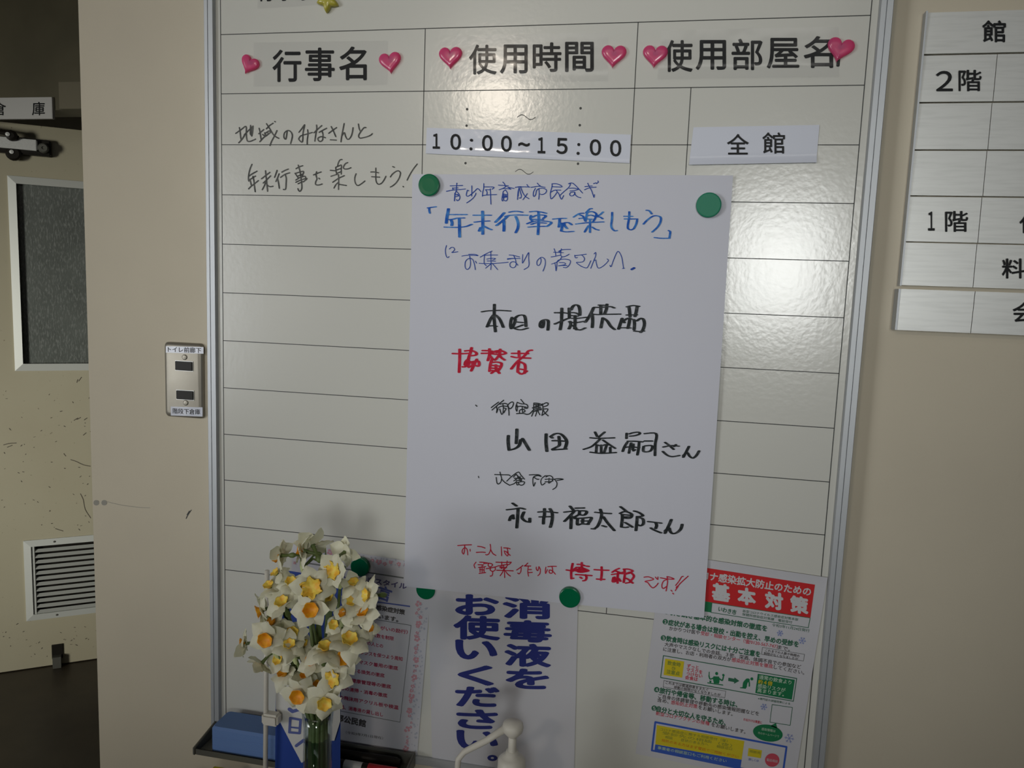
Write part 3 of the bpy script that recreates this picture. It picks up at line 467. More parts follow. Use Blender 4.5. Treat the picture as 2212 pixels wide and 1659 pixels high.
('notice','red',980,1160,240,2.1,2,"85,165 220,155 360,150;220,150 225,230 205,330 175,300 180,250 220,210 270,240 285,350;330,240 335,275;480,180 560,190 630,215;455,300 560,295 635,300;730,140 740,230 710,320 670,350 640,345;740,240 780,320 845,360;950,190 955,280 960,365;1000,210 1080,215 1130,230;1020,275 1090,300;1070,225 1085,300 1080,370 1030,330 1010,270;1060,300 1130,360;450,495 410,550 430,610;520,495 600,500 690,515 600,520;490,545 600,550;570,550 570,710;500,600 600,590 640,580;520,640 610,650;510,720 640,700;530,600 530,690;610,600 610,690;690,515 740,520 780,550 730,590 690,560 700,520;650,625 740,610 830,590 900,565;740,610 730,650 780,690 770,760 730,770;830,590 830,650 780,680;845,495 1000,500 1150,495;960,490 960,530;1070,470 1060,540;1150,500 1110,540;910,570 1000,550 1100,540;930,570 950,620;1000,550 1000,620;1080,550 1030,620;920,600 1060,600;960,520 970,620;860,655 1000,660 1190,665;1000,630 980,690 930,765;1010,620 1015,700 1020,800;1020,650 1080,730 1135,770;1260,650 1330,600 1380,560;1350,610 1340,680 1310,725 1280,710;1480,510 1440,550 1410,570;1430,570 1540,570;1490,580 1480,680 1495,770;1500,640 1550,640;1500,700 1570,695;1650,590 1650,630 1680,660 1700,590;1700,580 1730,640 1720,720 1680,760;1840,590 1830,650 1835,715 1870,640;1880,580 1960,575 2050,575;1960,580 1975,650 1960,710 1910,700 1910,650 1960,660 2030,730"),
('notice','red',1200,1200,180,5.6,2.9,"460,200 435,320 420,450 425,600;425,600 480,590;300,370 450,390 600,380;700,175 700,300;590,220 700,230 780,260;830,270 890,275;560,300 500,350 470,400;590,300 700,310 850,370 870,400 700,430 610,420;520,350 800,350;640,300 640,410;720,310 720,430;560,400 860,400;600,380 850,380;545,490 700,500 960,520;800,500 830,570 800,640 740,655;660,560 700,590;1225,290 1230,450 1210,640;1040,360 1230,375 1410,380;1100,610 1210,620 1300,620;1690,330 1600,370 1510,430;1500,490 1650,470 1800,430;1600,400 1720,440;1670,430 1650,550 1650,720;1540,570 1520,680 1590,670 1570,560;1680,600 1730,670;1550,590 1560,680;1830,360 1840,500 1810,700;1810,350 1940,350 2050,400 1940,440 1850,480;1990,430 2080,520 2050,600 1980,680;1870,590 1950,630 2050,720;1870,720 1980,700;1840,490 1990,450;1660,460 1780,470"),
('notice','red',1370,1220,130,2.2,2,"360,440 500,425 600,450 710,505 640,545 400,590 500,640 590,760 690,830 800,760 880,660;775,435 840,510;870,430 870,520;960,460 1200,500 1460,510 1350,450 1200,420;1210,420 1225,600 1200,780 1170,940;1190,530 1080,580 1020,700 1020,810 1080,850 1180,780;1350,915 1390,950;1410,1020 1445,1055;1800,410 1740,430 1640,590 1520,740;1980,400 1800,560 1640,720 1510,930"),
('notice','red',1370,1220,130,4.5,4,"1590,780 1560,820"),
]

def ink(entries, pl, parent, lift, blackmat):
    for sheet, colr, ox, oy, cw, nw, nh, s in entries:
        sc = 2212.0 / cw; g = G()
        for st in s.split(';'):
            pts = [tuple(float(c) for c in p.split(',')) for p in st.split()]
            nib(g, [(ox + x / sc, oy + y / sc) for x, y in pts], nw / 2, nh / 2, pl.at, lift)
        g.build('handwritten_line', blackmat if colr == 'black' else INKM[colr], parent, recalc=False)
ink([e for e in INK if e[0] == 'board'], bp, bd, .0004, M_WBPEN)

def strip(name, q, label, cat, m, lift=.0006, curl=.004, film=None, group=None, seg=14):
    """a laminated strip: corners TL TR BR BL in px, bottom edge curling off the board"""
    P = [bp.at(*c, lift) for c in q]; g = G(); n = 10
    for j in range(n + 1):
        t = j / n
        for i in range(seg + 1):
            s = i / seg; p = (P[0] * (1 - s) + P[1] * s) * (1 - t) + (P[3] * (1 - s) + P[2] * s) * t
            e = curl * max(0, (t - .72) / .28) ** 2; g.v.append(p + Vector((0, -e - .0004, 0)))
    for j in range(n):
        for i in range(seg): a = j * (seg + 1) + i; g.f.append([a, a + 1, a + seg + 2, a + seg + 1])
    o = g.build(name, m, smooth=True); tag(o, label, cat, group); return o
# heading strips
Z1_, Z2_, Z3_ = ((480, 70), 5.267), ((440, 0), 3.072), ((1100, 0), 2.572)
s1 = strip('heading_strip', [(548, 92), (838, 88), (838, 184), (548, 188)], 'clear laminated heading strip with three characters between first two hearts', 'laminated strip', M_FILM, curl=.0015)
g = G()
for ch, *b in (('行', 570, 900, 195, 565), ('事', 940, 1280, 172, 555), ('名', 1328, 1645, 160, 545)): add_glyph(g, ch, bp, *b, *Z1_, bold=.014, lift=.0004)
g.build('lettering', M_BLACK, s1)
s2 = strip('heading_strip', [(976, 78), (1314, 70), (1314, 176), (976, 178)], 'clear laminated heading strip with four characters in the middle column', 'laminated strip', M_FILM, curl=.0015)
g = G()
for ch, *b in (('使', 1760, 1945, 295, 495), ('用', 1965, 2150, 295, 490)): add_glyph(g, ch, bp, *b, *Z2_, bold=.014, lift=.0004)
for ch, *b in (('時', 130, 290, 235, 400), ('間', 310, 470, 232, 400)): add_glyph(g, ch, bp, *b, *Z3_, bold=.014, lift=.0004)
g.build('lettering', M_BLACK, s2)
s3 = strip('heading_strip', [(1428, 66), (1812, 58), (1812, 168), (1420, 173)], 'clear laminated heading strip with five characters in right hand column', 'laminated strip', M_FILM, curl=.004)
g = G()
for ch, *b in (('使', 855, 1020, 222, 400), ('用', 1035, 1205, 222, 390), ('部', 1235, 1408, 215, 390), ('屋', 1430, 1612, 210, 382), ('名', 1635, 1800, 200, 378)): add_glyph(g, ch, bp, *b, *Z3_, bold=.014, lift=.0004)
nib(g, [(1813, 112), (1810, 142)], 3.6, 2, bp.at, .0004)
g.build('lettering', M_BLACK, s3)
s4 = strip('heading_strip', [(556, -60), (716, -64), (700, 10), (557, 20)], 'clear laminated strip cut off by the top edge, left of yellow star', 'laminated strip', M_FILM, curl=.0006)
g = G(); add_glyph(g, '行', bp, 556, 592, -38, 3, bold=.014, lift=.0004); add_glyph(g, '事', bp, 598, 636, -40, 2, bold=.014, lift=.0004); add_glyph(g, '予', bp, 642, 674, -42, 1, bold=.014, lift=.0004); g.build('lettering', M_BLACK, s4)
tp = Plane((0, -.0012, 0), (1, 0, 0), (0, -1, 0))
s5 = strip('time_strip', [(922, 276), (1363, 291), (1360, 353), (920, 332)], 'white laminated time strip with large digits, above the big notice', 'laminated strip', M_PAPERS, curl=.0012, seg=24)
g = G()
for ch, *b in (('１', 115, 190, 322, 478), ('０', 295, 403, 325, 488), ('.', 493, 527, 375, 405), ('.', 488, 521, 462, 494), ('０', 617, 727, 337, 500), ('０', 810, 920, 343, 508), ('~', 985, 1103, 412, 455), ('１', 1182, 1262, 360, 525),
               ('５', 1372, 1487, 367, 532), ('.', 1585, 1617, 418, 450), ('.', 1577, 1610, 507, 540), ('０', 1712, 1828, 380, 547), ('０', 1918, 2033, 388, 556)): add_glyph(g, ch, tp, *b, (910, 220), 4.706, bold=.022, lift=.0004, slant=.03)
g.build('lettering', M_BLACK, s5)
s6 = strip('room_strip', [(1498, 275), (1770, 270), (1763, 352), (1488, 357)], 'white laminated strip with two characters, curled bottom edge, right column', 'laminated strip', M_PAPERS, curl=.0032, seg=20)
for ch, *b in (('全', 665, 1015, 215, 545), ('館', 1230, 1590, 190, 530)): g = G(); add_glyph(g, ch, tp, *b, (1480, 260), 7.373, bold=.010, lift=.0008); g.build('character', M_BLACK, s6)

# ------------------------------------------------------------------ magnets
def puff(outline, cx, cz, h, y0, name, m, parent, rot=0.0, sc=1.0):
    g = G(); k = len(outline); lv = [(1, 0), (1, .25), (.97, .5), (.88, .78), (.72, .93), (.45, 1.0), (.15, 1.0)]
    ca, sa = math.cos(rot), math.sin(rot)
    for s, hh in lv:
        for x, z in outline: x2, z2 = x * s * sc, z * s * sc; g.v.append(Vector((cx + x2 * ca - z2 * sa, y0 - h * hh, cz + x2 * sa + z2 * ca)))
    for i in range(len(lv) - 1):
        for j in range(k): q = (j + 1) % k; g.f.append([i * k + j, i * k + q, (i + 1) * k + q, (i + 1) * k + j])
    g.f.append([(len(lv) - 1) * k + j for j in range(k)]); g.f.append(list(range(k)))
    return g.build(name, m, parent, smooth=True)
heart = []
for i in range(40):
    t = 2 * math.pi * i / 40; heart.append((.0162 * math.sin(t) ** 3 * 1.0, (.0130 * math.cos(t) - .0050 * math.cos(2 * t) - .0020 * math.cos(3 * t) - .0010 * math.cos(4 * t)) + .0006))
for (px, py, rot, s, lab) in ((541, 140, -0.45, .88, 'pink heart magnet tilted over, leftmost in the heading row'), (844, 135, .12, .98, 'pink heart magnet right of the first three-character heading'),
        (974, 124, .02, 1.0, 'pink heart magnet left of the four-character middle heading'), (1326, 121, -.05, 1.0, 'pink heart magnet right of the four-character middle heading'),
        (1415, 121, -.05, .98, 'pink heart magnet overlapping the first character of the five-character heading'), (1814, 107, -.2, 1.0, 'pink heart magnet overlapping the last character of right heading')):
    p = bp.at(px, py); h = empty('heart_magnet', (p.x, -.0012, p.z)); tag(h, lab, 'magnet', 'pink heart magnets along the headings')
    puff(heart, p.x, p.z, .0048, -.0016, 'acrylic_heart', M_PINK, h, rot, s)
    g = G(); g.lathe((p.x + .0004, -.0010, p.z + .0028), (0, -1, 0), [(.0030, 0), (.0030, .0042), (0, .0043)], 16); g.build('magnet_core', M_GREYM, h)
star = []
for i in range(60):
    t = 2 * math.pi * i / 60; ph = (t * 5 / (2 * math.pi)) % 1; ph = abs(ph - .5) * 2; r = .0090 + .0075 * ph ** 1.3; star.append((r * math.sin(t), r * math.cos(t)))
p = bp.at(711, 3); h = empty('star_magnet', (p.x, -.0012, p.z)); tag(h, 'yellow translucent star magnet cut by the top edge of the picture', 'magnet')
puff(star, p.x, p.z, .0075, -.0016, 'acrylic_star', M_YEL, h, rot=.50, sc=1.02)
g = G(); g.lathe((p.x - .001, -.0010, p.z - .002), (0, -1, 0), [(.0034, 0), (.0034, .0035), (0, .0036)], 16); g.build('magnet_core', M_GREYM, h)
proto = None
for (px, py, y, m_, lab) in ((927, 400, -.0045, M_GREEN, 'dark green round magnet at top left corner of the big notice'), (1531, 443, -.0048, M_GREEN2, 'worn paler green round magnet near top right corner of the notice'),
        (1231, 1290, -.0048, M_GREEN, 'green round magnet on the lower edge of the big notice'), (918, 1276, -.0020, M_GREEN, 'green round magnet half hidden under the notice lower left corner'),
        (778, 1224, -.0020, M_GREEN, 'green round magnet behind the narcissus, on the sakura bordered poster')):
    p = unp(px, py, y - .004); g = G(); d = .0158 if m_ is M_GREEN2 else .0150
    if y > -.003: d = .0145
    hh = .0022 if py in (1276,) else .0068
    g.lathe((p.x, y, p.z), (0, -1, 0), [(d - .0006, 0), (d, .0008), (d, hh - .0012), (d - .0005, hh - .0004), (d - .0016, hh), (d * .6, hh - .0001), (0, hh - .0001)], 40)
    o = g.build('round_magnet', m_, smooth=False); tag(o, lab, 'magnet', 'green round magnets')

# ------------------------------------------------------------------ the big handwritten notice
class Wavy(Plane):
    def at(s, px, py, lift=0.0):
        p = Plane.at(s, px, py, 0); return p + s.n * (lift + wob(p.x, p.z))
def wob(x, z):
    w = .0006 + .0009 * math.sin(x * 9 + z * 4) * math.sin(z * 7.5 + 1) + .0005 * math.sin(x * 21 - z * 13)
    return max(0.0, w + .0012 * max(0, x - .60) / .1 * max(0, -z - .45) / .15)
NY = -.0042
npn = Wavy((0, NY, 0), (1, 0, 0), (0, -1, 0))
Q = [(891.5, 376.5), (1583.5, 379), (1520.5, 1333.5), (873.5, 1266.5)]
P = [board(NY).at(*q) for q in Q]
g = G(); NI, NJ = 36, 50
for j in range(NJ + 1):
    t = j / NJ
    for i in range(NI + 1):
        s = i / NI; p = (P[0] * (1 - s) + P[1] * s) * (1 - t) + (P[3] * (1 - s) + P[2] * s) * t; g.v.append(Vector((p.x, NY - wob(p.x, p.z), p.z)))
for j in range(NJ):
    for i in range(NI): a = j * (NI + 1) + i; g.f.append([a, a + 1, a + NI + 2, a + NI + 1])
notice = g.build('handwritten_notice', M_PAPER, smooth=True); tag(notice, 'large white paper notice handwritten in blue, black and red marker', 'notice')
ink([e for e in INK if e[0] == 'notice'], npn, notice, .0007, M_INKB)

# ------------------------------------------------------------------ printed sheets under the notice
def sheet(name, q, y, m, label, cat, wav=.0004, curl=0.0, bulge=None):
    P = [board(y).at(*c) for c in q]; g = G(); n = 48 if (bulge or curl) else 16
    for j in range(n + 1):
        t = j / n
        for i in range(n + 1):
            s = i / n; p = (P[0] * (1 - s) + P[1] * s) * (1 - t) + (P[3] * (1 - s) + P[2] * s) * t
            e = curl * (max(0, (.045 - t) / .045) ** 2) + (bulge(p.x, p.z) if bulge else 0); g.v.append(p + Vector((0, -e, 0)))
    for j in range(n):
        for i in range(n): a = j * (n + 1) + i; g.f.append([a, a + 1, a + n + 2, a + n + 1])
    o = g.build(name, m, smooth=True); tag(o, label, cat); return o
class Printed:
    def __init__(s, parent, y, pl=None): s.p = parent; s.pl = pl or board(y)
    def T(s, txt, A, B, h, col, bold=0.02, name='printed_line', lift=.0005, res=2):
        g = G(); add_text(g, txt, s.pl, A, B, h, bold, lift, res); return g.build(name, PR[col], s.p, recalc=False)
    def P(s, polys, col, name='printed_block', lift=.0003):
        g = G()
        for q in polys: g.poly([s.pl.at(*c, lift) for c in q])
        return g.build(name, PR[col], s.p, recalc=False)
    def F(s, q, w, col, name='printed_frame', lift=.00035):   # outline of a quad
        g = G(); k = len(q); c = (sum(a for a, _ in q) / k, sum(b for _, b in q) / k)
        for i in range(k):
            j = (i + 1) % k; nib(g, [q[i], q[j]], w / 2, w / 2, s.pl.at, lift)
        return g.build(name, PR[col], s.p, recalc=False)
# --- hand sanitiser sign
y = -.0012
san = sheet('sanitiser_sign', [(924, 1222), (1249, 1262), (1239.5, 1700), (934.5, 1690)], y, M_PAPERL, 'laminated white sign with bold vertical blue characters behind the pump bottle', 'sign')
pr = Printed(san, y)
O, sc = (860, 1230), 3.868
for ch, *b in (('消', 870, 1285, 225, 415), ('毒', 880, 1285, 425, 610), ('液', 885, 1280, 620, 815), ('を', 895, 1265, 830, 1000), ('お', 475, 845, 210, 385), ('使', 460, 855, 385, 590), ('い', 475, 830, 590, 755), ('く', 495, 805, 800, 970),
               ('だ', 475, 850, 980, 1150), ('さ', 485, 835, 1170, 1335), ('い', 485, 835, 1345, 1505), ('。', 745, 830, 1550, 1602)):
    g = G(); add_glyph(g, ch, pr.pl, *b, O, sc, bold=.034, lift=.0005, slant=.03); g.build('character', PR['navy'], san, recalc=False)
# --- sakura bordered infection control poster
y = -.0010
sak = sheet('sakura_poster', [(634, 1172), (935, 1221), (899.5, 1651), (602, 1594)], y, M_PAPERL, 'paper poster with pink blossom border and red lines behind the narcissus', 'poster')
pr = Printed(sak, y)
rn = random.Random(11)
def blossom2d(g, cx, cy, r, pl, lift):
    for k in range(5):
        a = 2 * math.pi * k / 5 + rn.random(); x, y_ = cx + math.cos(a) * r * .6, cy + math.sin(a) * r * .6; g.bk = getattr(g, 'bk', 0) + 1; lf = lift + (g.bk % 20) * 1e-5
        g.poly([pl.at(x + math.cos(b) * r * .42, y_ + math.sin(b) * r * .42, lf) for b in [i * 2 * math.pi / 6 for i in range(6)]])
gp, gb = G(), G()
def lerp(a, b, t): return (a[0] + (b[0] - a[0]) * t, a[1] + (b[1] - a[1]) * t)
for (A, B, n, w) in (((660, 1186), (925, 1228), 20, 14), ((912, 1300), (884, 1632), 34, 15), ((884, 1636), (620, 1588), 24, 15), ((648, 1190), (618, 1580), 20, 12)):
    for k in range(n):
        c = lerp(A, B, (k + .5) / n)
        blossom2d(gp, c[0] - 5 + rn.uniform(-5, 5), c[1] + rn.uniform(-4, 4), rn.uniform(2.5, 5.0) if k % 4 else 7, pr.pl, .0004)
        for _ in range(3): blossom2d(gb, c[0] + rn.uniform(-8, 13), c[1] + rn.uniform(-w / 2, w / 2), rn.uniform(1.2, 2.6), pr.pl, .0003)
gp.build('pink_blossom_border', PR['pink'], sak, recalc=False); gb.build('blue_speckle_border', PR['greyblue'], sak, recalc=False)
pr.P([[(650, 1213), (872, 1247), (871.6, 1250), (650, 1216)]], 'grey', 'printed_rule')
pr.T('新しいいわきスタイル', (712, 1238), (873, 1266), 13, 'lilac', .03)
pr.T('宣言', (800, 1272), (832, 1283), 30, 'pblue', .03)
pr.P([[(640, 1275), (886, 1308.5), (885.6, 1311.5), (640, 1278)]], 'pblue', 'printed_rule')
pr.T('公民館では次の感染症対策', (732, 1297), (870, 1322), 11, 'text', .035); pr.T('に取り組んでいます。', (744, 1317), (856, 1338), 10.5, 'text', .03)
pr.F([(655, 1312), (888, 1351), (864, 1560), (634, 1517)], 1.2, 'grey')
for s, A, B, c in (('（手洗い・うがいの励行）', (766, 1347), (877, 1365), 'rose'), ('・利用する人数を制限', (765, 1364), (847, 1379), 'rose'), ('・利用中の人との', (765, 1383), (824, 1395), 'rose'), ('ディスタンスを保つよう周知', (755, 1405), (866, 1423), 'rose'),
        ('・利用中のマスク着用の徹底', (730, 1422), (856, 1443), 'rose'), ('・窓開けによる換気の徹底', (718, 1440), (827, 1459), 'rose'), ('・利用者の健康管理等の徹底', (714, 1462), (841, 1483), 'rose'), ('・備品等の清掃・消毒の徹底', (712, 1482), (833, 1502), 'rose'),
        ('・机への飛沫用アクリル板や検温', (708, 1501), (857, 1528), 'rose'), ('器、消毒液の貸し出し', (738, 1527), (824, 1543), 'rose')):
    pr.T(s, A, B, 8.6, c, .02)
pr.T('部公民館', (733, 1551), (784, 1562), 15, 'text', .035); pr.T('（令和3年7月1日現在）', (750, 1582), (825, 1594), 6, 'text', .0)
# --- guidance poster on the right
y = -.0014
gd = sheet('guidance_poster', [(1432, 1194), (1788, 1247), (1715, 1698), (1373, 1628)], y, M_PAPERL, 'laminated guidance poster with red banner and green headings at lower right', 'poster', curl=.0012)
pr = Printed(gd, y)
pr.P([[(1448, 1214.5), (1760.5, 1263), (1750.5, 1334.5), (1440, 1286)]], 'red')
pr.T('新型コロナ感染拡大防止のための', (1463, 1233.5), (1743, 1277.6), 18, 'white', .025)
for ch, x, y_ in (('基', 1557.5, 1279.5), ('本', 1613, 1288.3), ('対', 1672, 1297.7), ('策', 1726.5, 1306.7)):
    g = G(); add_glyph(g, ch, pr.pl, x - 20, x + 20, y_ - 19, y_ + 19, bold=.045, lift=.0005, slant=.155); g.build('character', PR['white'], gd, recalc=False)
pr.P([[(1440, 1286), (1538, 1301.3), (1536, 1323), (1437, 1307)]], 'green')
pr.F([(1538, 1302), (1750, 1335), (1746, 1356), (1536, 1323)], 1.3, 'dgreen')
pr.T('いわき市', (1557, 1316), (1585, 1322.5), 11, 'dgreen', .02)
pr.T('新型コロナウイルス感染症対策本部', (1607, 1320), (1721, 1338), 6, 'dgreen', 0); pr.T('保健所感染症対策課　電話受付', (1606, 1327), (1708, 1344), 6, 'dgreen', 0)
pr.T('令和3年11月24日発行', (1671, 1350), (1745, 1362), 7, 'dgreen', 0)
def H(s, A, B, h=12.5):
    n = len(s); A2 = lerp(A, B, 1 / (n - 1)); d = {'❶': '１', '❷': '２', '❸': '３', '❹': '４', '❺': '５'}[s[0]]
    g = G(); g.poly([pr.pl.at(A[0] + 5.8 * math.cos(t), A[1] + 5.8 * math.sin(t), .0003) for t in [math.pi * i / 12 for i in range(24)]]); g.build('number_disc', PR['dgreen'], gd, recalc=False)
    pr.T(d, A, (A[0] + .5, A[1]), 8.5, 'white', .02, 'number', lift=.0006); pr.T(s[1:], A2, B, h, 'dgreen', .03)
B_ = lambda s, A, B, h=9, c='text': pr.T(s, A, B, h, c, .008)
H('❶引き続き基本的な感染対策の徹底を', (1440, 1321), (1651, 1357)); H('❷症状がある場合は登校・出勤を控え、早めの受診を', (1437, 1343), (1719, 1391))
B_('かかりつけ医や', (1450, 1357.5), (1507, 1366)); B_('受診・相談センター（☎0120-567-747）', (1518, 1368), (1675, 1396), 9, 'rtext'); B_('まで。', (1684, 1398), (1702, 1402))
H('❸飲食時は感染リスクには十分ご注意を', (1433, 1378), (1636, 1412.5))
pr.F([(1647, 1398.5), (1738, 1413.5), (1735.5, 1428), (1645, 1413.5)], 1, 'grey'); B_('これまでの人数や時間の', (1656, 1404.8), (1724, 1416.5), 6); B_('制限がなくなりましたが…', (1653, 1411.5), (1727, 1424), 6)
B_('大声やマスクなしでの会話、３密、深酒、体調不良での参加など', (1440, 1392), (1726, 1440)); B_('に注意し、お店・利用者の双方が', (1437, 1402.5), (1575, 1424)); B_('感染防止対策を徹底', (1585, 1425.5), (1665, 1439), 9, 'rtext'); B_('してください。', (1676, 1441), (1733, 1452.5))
pr.F([(1433, 1416.4), (1721, 1465.6), (1713.7, 1515), (1427, 1463.6)], 1.7, 'dgreen')
pr.P([[(1437, 1422.7), (1478, 1429), (1473.5, 1464), (1433.5, 1458)]], 'yellow')
for s, A, B in (('飲食時', (1446, 1432), (1466, 1435.5)), ('の', (1455, 1443.5), (1455, 1443.6)), ('注意点', (1444, 1451), (1464, 1454.5))): pr.T(s, A, B, 9, 'olive', .025)
for s, A, B in (('ずっと', (1488, 1438.5), (1505, 1441.5)), ('マスクを', (1487, 1447), (1513, 1451.5)), ('つけない', (1487, 1455.5), (1513, 1460)), ('会食は', (1484, 1463.5), (1503, 1467))): pr.T(s, A, B, 8.5, 'rtext', .02)
g = G(); L_ = pr.pl.at
for c in (1548,): nib(g, [(1548, 1454.6), (1548.1, 1455.4)], 3.1, 3.1, L_, .0004)
g.poly([L_(*q, .0004) for q in ((1541, 1461), (1553, 1461.5), (1555, 1467), (1553, 1477), (1542, 1476), (1540, 1467))])
for q in ([(1542, 1464), (1534, 1467), (1531.5, 1460)], [(1554, 1466), (1560, 1470), (1562.5, 1462)]): nib(g, q, 1.3, 1.3, L_, .0004)
nib(g, [(1532, 1452), (1531.6, 1460)], .9, .9, L_, .0004); nib(g, [(1562.3, 1458), (1562.8, 1459)], 2.4, 2.2, L_, .0004)
g.poly([L_(*q, .0004) for q in ((1528, 1474), (1562, 1479), (1562, 1481), (1528, 1476))]); g.poly([L_(*q, .0004) for q in ((1532, 1470), (1537, 1470.6), (1536, 1475), (1533, 1474.6))])
g.build('diner_pictogram', PR['green'], gd, recalc=False)
g = G(); g.poly([L_(*q, .0004) for q in ((1573.5, 1464), (1586, 1466.4), (1586.6, 1463.4), (1597, 1471), (1585.6, 1477), (1586, 1473.6), (1573, 1471))]); g.build('arrow_pictogram', PR['dgreen'], gd, recalc=False)
g = G(); nib(g, [(1624, 1466.4), (1624.2, 1466.8)], 3.1, 3.1, L_, .0004); nib(g, [(1615, 1468.5), (1610, 1475), (1608.5, 1484)], 4.6, 3, L_, .0004); nib(g, [(1617, 1469), (1618.6, 1476), (1618.6, 1482)], 1.4, 1.4, L_, .0004)
g.poly([L_(*q, .0004) for q in ((1598, 1485), (1612, 1484), (1611, 1488), (1599, 1486.6))]); g.build('bowing_pictogram', PR['green'], gd, recalc=False)
pr.P([[(1637, 1455.5), (1717, 1468.5), (1710.5, 1511.5), (1631.5, 1497)]], 'green')
for s, A, B, c in (('通常の飲食より', (1644, 1462.5), (1705, 1473.5), 'pale'), ('約４倍', (1642, 1472.3), (1664, 1476), 'yellow'), ('感染リスクが', (1641, 1481.5), (1692, 1490), 'pale'), ('高まります。', (1640, 1491), (1689, 1499), 'pale')): pr.T(s, A, B, 9, c, .02, lift=.0007)
pr.T('※専門家の調査結果による', (1640, 1509), (1704, 1519.5), 5, 'dgreen', 0)
pr.F([(1434, 1470), (1567.6, 1493), (1565.6, 1508), (1432.6, 1484)], 1, 'grey'); B_('これまでは都道府県をまたぐ', (1441, 1474.5), (1527, 1489.5), 6.5); B_('移動の制限がなくなりましたが…', (1459, 1484.5), (1560, 1502), 6.5)
H('❹旅行や帰省等、移動する時は、', (1418.6, 1489.7), (1587, 1521)); B_('ご自身の体調管理や移動先の感染情報把握などを', (1426, 1503.5), (1635, 1541)); B_('含め、', (1424, 1512), (1440, 1515)); B_('感染防止対策', (1454, 1517.5), (1502, 1525.5), 9, 'rtext'); B_('をお願いします。', (1513, 1528), (1578, 1541.5))
H('❺自分と大切な人を守るため、', (1413, 1529.7), (1562, 1560)); B_('新型コロナワクチンの接種', (1421, 1541), (1528, 1562), 9, 'rtext'); B_('をお願いします。', (1541, 1565.5), (1606, 1580))
def flake(cx, cy, r):
    g = G()
    for k in range(3):
        a = math.pi * k / 3 + .2; d = (math.cos(a) * r, math.sin(a) * r); nib(g, [(cx - d[0], cy - d[1]), (cx + d[0], cy + d[1])], .7, .7, L_, .0004)
        for s in (1, -1):
            m_ = (cx + d[0] * .62 * s, cy + d[1] * .62 * s)
            for b in (.9, -.9): nib(g, [m_, (m_[0] + math.cos(a + b) * r * .32 * s, m_[1] + math.sin(a + b) * r * .32 * s)], .5, .5, L_, .0004)
    g.build('snowflake', PR['flake'], gd, recalc=False)
for c in ((1685, 1368, 6.5), (1733, 1384, 7.5), (1650, 1527, 7), (1705, 1595, 10)): flake(*c)
pr.F([(1668, 1522), (1711.8, 1528.5), (1706.8, 1567), (1663, 1560)], 1.2, 'dgreen')
pr.T('お出かけは慎重に', (1609, 1554), (1643, 1560.5), 6, 'rtext', .01)
g = G(); g.poly([L_(1658.7 + 32 * math.cos(a) - 2 * math.sin(a), 1583.6 + 5 * math.cos(a) + 18 * math.sin(a), .0003) for a in [2 * math.pi * i / 40 for i in range(40)]]); g.poly([L_(*q, .0003) for q in ((1664, 1568), (1676.5, 1561.5), (1679, 1574))]); g.build('green_speech_bubble', PR['green'], gd, recalc=False)
pr.T('感染情報は', (1648, 1574.5), (1672, 1578.5), 6, 'pale', .01, lift=.0006); pr.T('市のホームページで', (1640, 1583), (1680, 1590), 5.5, 'pale', 0, lift=.0006)
pr.F([(1415.5, 1560), (1699, 1613.6), (1690, 1678), (1408, 1621)], 4, 'blue')
pr.P([[(1419, 1566.4), (1608, 1600.8), (1602, 1641), (1415.5, 1607.6)]], 'yellow'); pr.P([[(1415.5, 1608), (1602, 1641.4), (1599, 1662), (1413.5, 1623)]], 'blue')
for s, A, B, c in (('コロナ感染症に関する相談受付（昼）', (1429, 1575), (1568, 1600), 'olive'), ('受診先の相談（夜）', (1434, 1583), (1578, 1610), 'olive'), ('相談　　症状のある方へ　　相談窓口', (1440, 1592), (1578, 1617), 'olive'), ('発熱のある方はまず電話でご相談ください', (1432, 1599), (1592, 1634), 'orange')): pr.T(s, A, B, 6.5, c, .0, lift=.0006)
pr.T('事業者の相談窓口もご利用ください', (1424, 1615), (1566, 1643), 7, 'pale', .01, lift=.0006)
pr.P([[(1617, 1616), (1646, 1621), (1643.5, 1638), (1615, 1633)]], 'yellow'); pr.T('相談先', (1622, 1622.5), (1640, 1626), 6, 'olive', 0, lift=.0006); pr.T('詳しくは', (1620, 1640), (1636, 1643), 5.5, 'blue', 0)
g = G(); g.poly([L_(1668 + 15.5 * math.cos(a), 1642 + 14.5 * math.sin(a), .0003) for a in [2 * math.pi * i / 32 for i in range(32)]]); g.build('red_round_badge', PR['rtext'], gd, recalc=False); pr.T('電話相談', (1659, 1641), (1677, 1644), 6, 'white', 0, lift=.0006)

